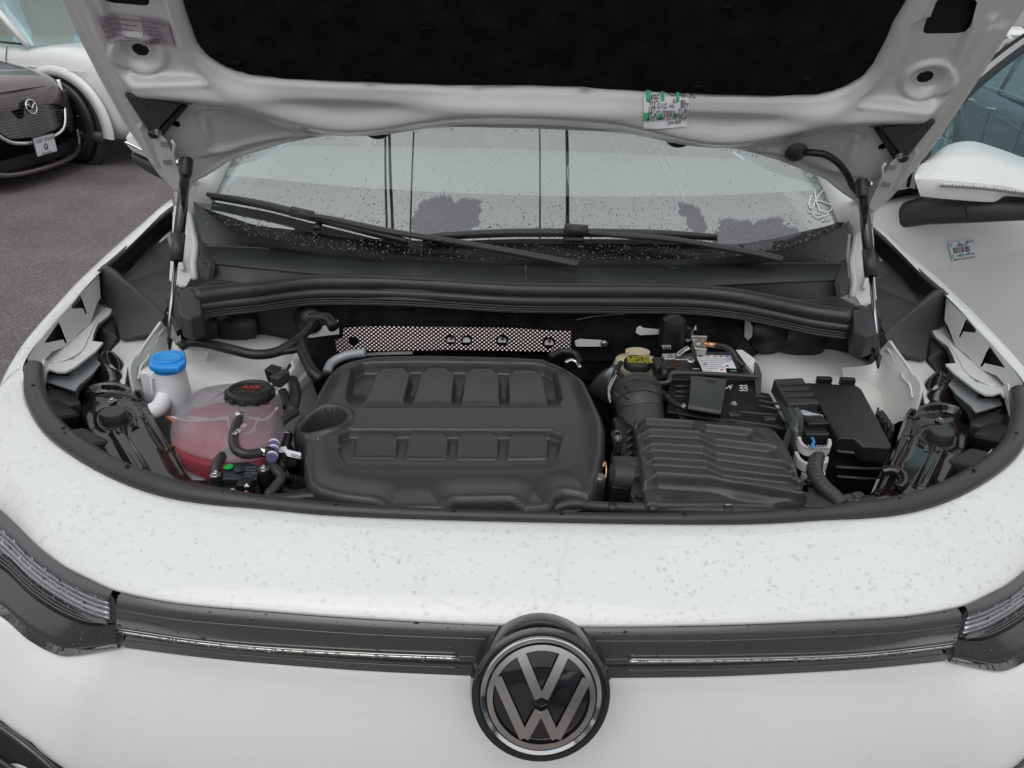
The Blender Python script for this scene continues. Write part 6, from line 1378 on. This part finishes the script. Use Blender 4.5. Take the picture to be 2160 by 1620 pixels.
# ================================================================== parked cars around
def simple_car(root, L_, W_, H_, paint, glassm, wheels, rimm, front='+', hood_z=1.0, wr=.36, belt=1.02, arch=None, suv=True, spokes=5, clad=None, seam=True):
    """car built along +Y (front at y=+L/2), centred on its Empty"""
    hl, hw = L_/2, W_/2
    st = [(-hl, .60, .55, .80), (-hl+.06, .92, .34, belt+.0), (-hl+.5, .98, .27, belt+.06), (-hl+1.2, 1.0, .25, belt+.05), (0, 1.0, .25, belt+.01), (hl-1.3, 1.0, .25, belt-.02), (hl-.95, .99, .25, hood_z+.02), (hl-.45, .96, .26, hood_z-.04), (hl-.12, .88, .28, hood_z-.14), (hl-.02, .78, .33, hood_z-.26), (hl, .66, .42, hood_z-.36)]
    rows = []
    for y, w, z0, z1 in st:
        w *= hw; m = z0+(z1-z0)*.55
        rows.append([np.array(p) for p in [(-w*.86, y, z0), (-w*.97, y, z0+.10), (-w, y, m), (-w*.985, y, m+(z1-m)*.55), (-w*.93, y, z1-.03), (-w*.72, y, z1+.02), (0, y, z1+.035), (w*.72, y, z1+.02), (w*.93, y, z1-.03), (w*.985, y, m+(z1-m)*.55), (w, y, m), (w*.97, y, z0+.10), (w*.86, y, z0)]])
    body = loft('body', rows, 60, 60, paint, root, rowsmooth=True)
    y0, y1, y2, y3 = hl-1.05, hl-1.85, -hl+.75, -hl+.15
    def prof(k):  # greenhouse rings from belt to roof
        ww = hw*(.93-.20*k); z = belt+(H_-belt)*k
        yf = y0+(y1-y0)*k; yb = y3+(y2-y3)*k
        n = 5
        return [np.array(p) for p in [(-ww, yb+.1, z), (-ww, yb+(yf-yb)*.35, z+.02*k), (-ww, yf-.25, z), (-ww*.8, yf-.05, z), (0, yf+.06, z+.02*k), (ww*.8, yf-.05, z), (ww, yf-.25, z), (ww, yb+(yf-yb)*.35, z+.02*k), (ww, yb+.1, z), (ww*.8, yb, z), (0, yb-.03, z), (-ww*.8, yb, z)]]
    gh = loft('glasshouse', [prof(0), prof(.45), prof(.90)], 72, 0, glassm, root, closed=True, rowsmooth=False)
    rf = loft('roof', [prof(.88), prof(1.0), [p*np.array([.6, .75, 1])+np.array([0, 0, .04]) for p in prof(1.0)], [p*np.array([.05, .05, 1])+np.array([0, 0, .055]) for p in prof(1.0)]], 72, 0, paint, root, closed=True)
    for s in (1, -1):
        for k_ in (0, .42, .72):
            ya, yb = y0+(y3-y0)*k_, y1+(y2-y1)*k_
            tube('pillar', [(s*hw*.925, ya-.22, belt+.0), (s*hw*.76, yb-.2, H_-.04)], .035 if k_ == 0 else .03, paint if k_ == 0 else M['gloss'], root, smooth=False, seg=8)
        for yy in wheels:
            x = s*(hw-.005)
            a = lathe('wheel_arch', (x-s*.06, yy, wr), (s, 0, 0), [(wr+.115, 0), (wr+.115, .062), (wr+.095, .075), (wr+.05, .078), (wr+.045, .068)], clad or paint, root, seg=48)
            lathe('arch_shade_disc', (x-s*.05, yy, wr), (s, 0, 0), [(wr+.05, 0), (wr+.05, .062), (0, .0621)], M['dark'], a, seg=48)  # solid dark disc paints the shade of the wheel well
            w = lathe('wheel', (x-s*.03, yy, wr), (s, 0, 0), [(wr-.05, 0), (wr, .01), (wr+.004, .04), (wr-.006, .060), (wr-.03, .072), (wr-.085, .076), (wr-.10, .066)], M['rubber'], root, seg=48)
            rim = lathe('rim', (x-s*.03, yy, wr), (s, 0, 0), [(wr-.10, .045), (wr-.095, .070), (wr-.11, .073), (wr-.125, .060), (wr-.13, .028), (0, .025)], rimm if rimm != M['gloss'] else M['gloss'], w, seg=40)
            for k in range(spokes):
                t = 2*math.pi*k/spokes+.3
                tube('spoke', [(x+s*.028, yy, wr), (x+s*.035, yy+(wr-.12)*math.cos(t), wr+(wr-.12)*math.sin(t))], .016 if spokes > 8 else .024, rimm, rim, smooth=False, seg=6, flat=.6)
            lathe('hub', (x+s*.01, yy, wr), (s, 0, 0), [(.045, 0), (.045, .022), (.03, .028), (0, .028)], rimm, rim, seg=20)
        for yy, zz in ((-.25, .0), (-1.2, .0)):
            tube('door_handle', [(s*(hw*.985), yy-.1, belt-.13), (s*(hw+.03), yy-.06, belt-.13), (s*(hw+.03), yy+.06, belt-.13), (s*(hw*.985), yy+.1, belt-.13)], .013, M['chrome'] if not suv else paint, root, seg=8)
        for yy in (.85, -.28, -1.35):
            tube('door_gap', [(s*(hw*1.0), yy, .32), (s*(hw*1.003), yy, .65), (s*(hw*.99), yy-.02, belt-.15), (s*hw*.935, yy-.02, belt-.02)], .004, M['dark'], root, seg=5)
        tube('window_trim', [(s*hw*.945, y0-.25, belt+.012), (s*hw*.945, 0, belt+.03), (s*hw*.945, y3+.2, belt+.03)], .010, M['chrome'] if not suv else M['blackp'], root, seg=6)
        tube('sill', [(s*(hw*.97), wheels[0]-.5, .29), (s*(hw*.985), 0, .28), (s*(hw*.97), wheels[1]+.5, .29)], .07, clad or paint, root, seg=8)
        tube('shoulder_crease', [(s*hw*.992, hl-.5, hood_z-.18), (s*hw*1.0, 0, belt-.17), (s*hw*.99, -hl+.3, belt-.1)], .006, paint, root, seg=6)
    return body
def gnd(px, py): return pz(px, py, 0)
wmat = M['paint']
# --- white utility car, left background: its front wheel stands at (175, 338)
wp = pz(160, 342, 0)
ang = math.atan2(-.97, .22)  # direction of travel in plan (front towards the right of the picture)
fdir = np.array([.93, -.37]); fdir /= np.linalg.norm(fdir)
rot = math.atan2(-fdir[0], fdir[1])  # +Y local -> fdir
side = np.array([fdir[1], -fdir[0]])  # local +X -> right of travel
Lw, Ww = 4.75, 1.90; wy = Lw/2-.92
ctr2 = np.array([wp[0], wp[1]])-fdir*wy-side*(Ww/2-.03)
r_ = empty('white_utility_car', (ctr2[0], ctr2[1], 0), 'white utility car with flared wheel arches, parked behind the dark hatchback', 'car', rot=rot, local=True)
M['tealglass'] = mat('teal_glass', (.16, .22, .21), .08, coat=1)
simple_car(r_, Lw, Ww, 1.72, wmat, M['sglass'], (-Lw/2+.95, wy), M['gloss'], hood_z=1.08, wr=.405, belt=1.10, clad=M['plastic'], spokes=10)
for o in [o for o in bpy.data.objects if o.parent == r_ and o.name.startswith('wheel_arch')]:
    pass
hw = Ww/2
for s in (1, -1):  # stepped flares over the arches
    for k, (ra, t_) in enumerate(((.56, .022),)):
        V = []; F = []; n = 28
        for i in range(n+1):
            a = R(-8)+R(196)*i/n
            for q, (rr_, xx) in enumerate(((ra-.07, hw-.02), (ra-.065, hw+t_), (ra+.02, hw+t_*.6), (ra+.03, hw-.02))):
                V.append((s*xx, wy+rr_*math.cos(a)*(1.06), .36+rr_*math.sin(a)*.98))
        F = [(i*4+j, i*4+j+1, (i+1)*4+j+1, (i+1)*4+j) for i in range(n) for j in range(3)]
        mesh('arch_flare', V, F, wmat, r_, True)
seatm = mat('orange_leather', (.85, .40, .18), .5)
for x in (-.4, .4):
    b_ = box('front_seat', (x, -.05, 1.15), (.5, .16, .75), seatm, r_, rot=(.25, 0, 0), bevel=.06); box('seat_headrest', (x, -.12, 1.56), (.26, .1, .18), seatm, b_, bevel=.04)
# --- dark hatchback in front of it, front end showing
pz0 = pz(92, 345, .16)
fd = np.array([.999, -.05]); fd /= np.linalg.norm(fd); rot2 = math.atan2(-fd[0], fd[1]); sd_ = np.array([fd[1], -fd[0]])
Lm, Wm = 4.4, 1.80
nosep = py_(92, 262, pz0[1]) ; cfront = np.array([pz0[0], pz0[1]])
ctr3 = cfront-fd*(Lm/2+.02)+sd_*0.0
r2_ = empty('dark_hatchback', (ctr3[0], ctr3[1], 0), 'dark grey brown hatchback with honeycomb grille and a dealer plate', 'car', rot=rot2, local=True)
M['brown'] = mat('dark_brown_paint', (.115, .088, .090), .25, metal=.5, coat=1, coatr=.04)
simple_car(r2_, Lm, Wm, 1.45, M['brown'], M['tealglass'], (-Lm/2+.9, Lm/2-.88), M['gloss'], hood_z=.98, wr=.33, belt=.95, clad=M['blackp'], suv=False, spokes=10)
yf = Lm/2+.015
def fp(x, z, o=0): return np.array([x, yf+o-.28*max(0, abs(x)-.25)**1.6-.12*max(0, z-.45), z])
gr = plate('grille', [fp(a, b, .02) for a, b in [(-.62, .79), (0, .81), (.62, .79), (.56, .59), (.38, .44), (0, .40), (-.38, .44), (-.56, .59)]], .05, M['gloss'], r2_, direction=(0, -1, 0))
tube('grille_surround', [fp(a, b, .03) for a, b in [(-.66, .83), (-.62, .67), (-.50, .49), (-.36, .40), (0, .36), (.36, .40), (.50, .49), (.62, .67), (.66, .83)]], .018, M['chrome'], gr, n=50, seg=10)
V = []; F = []
for j in range(15):
    for i in range(32):
        x = -.56+i*.036+(j % 2)*.018; z = .425+j*.0255
        lim = .60 if z > .62 else .38+(z-.42)*1.05
        if abs(x) > lim: continue
        b = len(V); c_ = fp(x, z, .028); V += [tuple(c_+np.array(d)) for d in ((-.010, 0, 0), (0, 0, .004), (.010, 0, 0), (0, 0, -.004), (0, .008, 0))]; F += [(b, b+1, b+4), (b+1, b+2, b+4), (b+2, b+3, b+4), (b+3, b, b+4)]
nb = mesh('grille_studs', V, F, M['plastic2'], gr); nb['kind'] = 'stuff'
em = lathe('emblem', fp(0, .66, .03), (0, 1, .15), [(.074, 0), (.074, .012), (.067, .016), (.060, .012), (.0, .008)], M['gloss'], r2_, seg=40, sq=(1, .86))
tt_ = [fp(.071*math.cos(a), .66+.060*math.sin(a), .047) for a in np.linspace(0, 2*math.pi, 41)]
tube('emblem_ring', tt_, .007, M['chrome'], em, smooth=False, seg=8); tube('emblem_wing', [fp(a, b, .05) for a, b in [(-.068, .682), (-.04, .680), (-.012, .658), (0, .648), (.012, .658), (.04, .680), (.068, .682)]], .007, M['chrome'], em, seg=8)
li = plate('lower_intake', [fp(a, b, .03) for a, b in [(-.60, .27), (.60, .27), (.66, .16), (-.66, .16)]], .04, M['blackp'], r2_, direction=(0, -1, 0)); tube('lower_lip', [fp(a, b, .035) for a, b in [(-.74, .36), (-.70, .22), (-.5, .15), (0, .13), (.5, .15), (.70, .22), (.74, .36)]], .022, M['brown'], li, seg=10)
for s in (1, -1): plate('headlight', [fp(a*s, b, .05) for a, b in [(.62, .70), (.80, .74), (.86, .70), (.66, .64)]], .05, M['silver'], r2_, direction=(0, -1, 0), bevel=.006)
plc = fp(.0, .33, .06)
pl_ = box('number_plate', plc, (.31, .012, .16), M['white'], r2_, bevel=.003); pl_['label'] = 'white dealer plate'
fr_ = [plc+np.array(p) for p in [(-.158, .004, -.083), (.158, .004, -.083), (.158, .004, .083), (-.158, .004, .083), (-.158, .004, -.083)]]
tube('plate_frame', fr_, .006, M['ink'], pl_, smooth=False, n=5)
text('plate_lettering', 'STEET PONTE', plc+np.array([.132, .007, .030]), (-1, 0, 0), (0, 0, 1), .046, M['ink'], pl_)
text('plate_lettering', 'STEET PONTE', plc+np.array([.09, .007, -.079]), (-1, 0, 0), (0, 0, 1), .026, M['ink'], pl_)
cc_ = plc+np.array([0, .008, -.015]); tube('plate_logo', [cc_+np.array([.028*math.cos(a), 0, .028*math.sin(a)]) for a in np.linspace(0, 6.2832, 25)], .002, M['ink'], pl_, smooth=False, seg=5)
for ln in ([(-.012, .024), (0, .002), (.012, .024)], [(-.024, .008), (-.010, -.022), (0, -.004), (.010, -.022), (.024, .008)]): tube('plate_logo', [cc_+np.array([-a, 0, b]) for a, b in ln], .0022, M['ink'], pl_, smooth=False, seg=5)
# --- blue grey saloon seen through the open door's window
A_ = pz(2057, 205, .88); B_ = pz(2155, 238, .88)
fd = (B_-A_)[:2]; fd /= np.linalg.norm(fd); rot3 = math.atan2(-fd[0], fd[1]); sd_ = np.array([fd[1], -fd[0]])
M['bluegrey'] = mat('blue_grey_paint', (.045, .085, .12), .22, metal=.4, coat=1, coatr=.05)
Lb, Wb = 4.8, 1.84
# rear wheel centre at pixel (2003, 300)
rw = pz(2000, 352, .0)
near = sd_*(1 if np.dot(sd_, -A_[:2]) > 0 else -1)
fd = np.array([-.31, -.95]); fd /= np.linalg.norm(fd); rot3 = math.atan2(-fd[0], fd[1]); sd_ = np.array([fd[1], -fd[0]])
wy3 = -Lb/2+.85
ctr4 = np.array([5.26, 9.05])-fd*wy3
ctr4 = ctr4+(-sd_ if np.dot(sd_, np.array([-1, 0])) > 0 else sd_)*(Wb/2-.02)
r3_ = empty('blue_grey_saloon', (ctr4[0], ctr4[1], 0), 'blue grey saloon with multi-spoke wheels seen through the open door window', 'car', rot=rot3, local=True)
M['pale_rim'] = mat('pale_alloy', (.62, .62, .52), .3, metal=.6)
simple_car(r3_, Lb, Wb, 1.46, M['bluegrey'], M['tealglass'], (wy3, Lb/2-.9), M['pale_rim'], hood_z=.92, wr=.33, belt=.98, suv=False, spokes=14)
# --- white car further back at the right edge
q = pz(2140, 88, 1.0)
r4_ = empty('white_saloon', (13.9, 19.2, 0), 'white saloon far back at the upper right edge', 'car', rot=R(205), local=True)
simple_car(r4_, 4.7, 1.85, 1.5, M['paint'], M['tealglass'], (-1.4, 1.4), M['silver'], hood_z=.98, wr=.34, belt=1.0, suv=True, spokes=5)
def copy_tree(o, parent=None):
    c = o.copy(); C.objects.link(c); c.parent = parent
    for ch in [k for k in kids if k.parent == o]: copy_tree(ch, c)
    return c
kids = list(bpy.data.objects)
r5_ = copy_tree(r4_); r5_.location = (9.6, 15.2, 0); r5_.rotation_euler = (0, 0, R(197)); r5_['label'] = 'white saloon behind the blue grey one, over the door frame'
r4_['group'] = r5_['group'] = 'white saloons at the back right'

# --- overhead cables, seen as thin dark lines in the windscreen
def gsurf(x, t):
    b = GB2[0]*0; xs = [p[0] for p in GB2]
    b = np.array([x, np.interp(x, xs, [p[1] for p in GB2]), np.interp(x, xs, [p[2] for p in GB2])])
    return b+GUP*t+GN*(-.10*x*x*t-.054*t*t)
def refl(px, py, zz):
    q = gp(px, py); t = max(.01, (q[1]-np.interp(q[0], [p[0] for p in GB2], [p[1] for p in GB2]))/.866)
    e_ = .05; a = gsurf(q[0]+e_, t)-gsurf(q[0]-e_, t); b = gsurf(q[0], t+e_)-gsurf(q[0], max(t-e_, 0)); n = np.cross(a, b); n /= np.linalg.norm(n)
    v = ray(px, py); v = v/np.linalg.norm(v); r_ = v-2*np.dot(v, n)*n
    return q+r_*((zz-q[2])/r_[2])
for i, (x0, x1, rr_, lab_) in enumerate(((812, 816, .012, 'thin black cable overhead, leftmost of the lines mirrored in the windscreen'), (821, 828, .016, 'black cable overhead, second from the left in the windscreen reflection'), (870, 866, .010, 'thinnest cable overhead, mirrored right of the left pair'), (1139, 1139, .010, 'thin cable overhead mirrored just left of the windscreen middle'), (1197, 1197, .022, 'thick black cable overhead mirrored above the right wiper clip'))):
    a = refl(x0, 300, 7.5); b = refl(x1, 470, 7.5); d_ = (b-a)/np.linalg.norm(b-a)
    P_ = [a+d_*s_+np.array([0, 0, .0006*(s_)**2]) for s_ in np.linspace(-25, 25, 11)]
    o = tube('overhead_cable', P_, rr_, M['ink'], None, seg=8); o['label'] = lab_; o['category'] = 'cable'; o['group'] = 'overhead cables mirrored in the windscreen'
# --- what stands behind the camera and shows only in the glossy parts
kids = list(bpy.data.objects)
r6_ = copy_tree(r3_); r6_.location = (2.6, -8.5, 0); r6_.rotation_euler = (0, 0, R(80)); r6_['label'] = 'saloon parked across the lane, mirrored in the badge'
bd = empty('low_showroom', (-6, -60, 0), 'long low pale building across the road, mirrored in the trim', 'building', local=True)
box('wall', (0, 0, 2.4), (46, 8, 4.8), mat('grey_render', (.20, .20, .19), .8), bd); box('roof', (0, 0, 4.95), (47, 9, .3), M['cabin'], bd)
for k in range(9): f_ = box('window', (-20+k*5, 4.02, 1.9), (3.6, .1, 2.6), M['tealglass'], bd)
M['leaf'] = mat('leaf', (.07, .10, .02), .6); M['bark'] = mat('bark', (.08, .06, .05), .8)
for k, (x, y, h_) in enumerate(((-14, -20, 6.5), (-5, -24, 7.5), (9, -22, 6))):
    t_ = empty('roadside_tree', (x, y, 0), ('yellow green tree left of the showroom', 'tallest tree in front of the showroom', 'small tree right of the showroom')[k], 'tree', local=True)
    tube('trunk', [(0, 0, 0), (.1, 0, h_*.35), (0, .1, h_*.7)], [.18, .13, .05], M['bark'], t_)
    r0 = np.random.RandomState(k); n = 1400; P_ = r0.normal(size=(n, 3)); P_ /= np.linalg.norm(P_, axis=1)[:, None]; P_ *= (r0.rand(n)**.4)[:, None]*np.array([2.2, 2.2, 2.4]); P_[:, 2] += h_*.68; P_ += np.sin(P_*2.3)*.3
    D1 = r0.normal(size=(n, 3))*.16; D2 = r0.normal(size=(n, 3))*.16
    V_ = np.stack([P_, P_+D1, P_+D2], 1).reshape(-1, 3); mesh('crown', V_, [(3*i, 3*i+1, 3*i+2) for i in range(n)], M['leaf'], t_)

# keep the tree to thing > part > sub-part
bpy.context.view_layer.update()
def depth(o):
    n = 0
    while o.parent is not None: n += 1; o = o.parent
    return n
for o in sorted([o for o in bpy.data.objects if depth(o) > 2], key=depth):
    mw = o.matrix_world.copy(); p = o.parent
    while depth(p) > 1: p = p.parent
    o.parent = p; o.matrix_parent_inverse = Matrix.Identity(4); o.matrix_world = mw
for o in bpy.data.objects:
    if 'local' in o: del o['local']
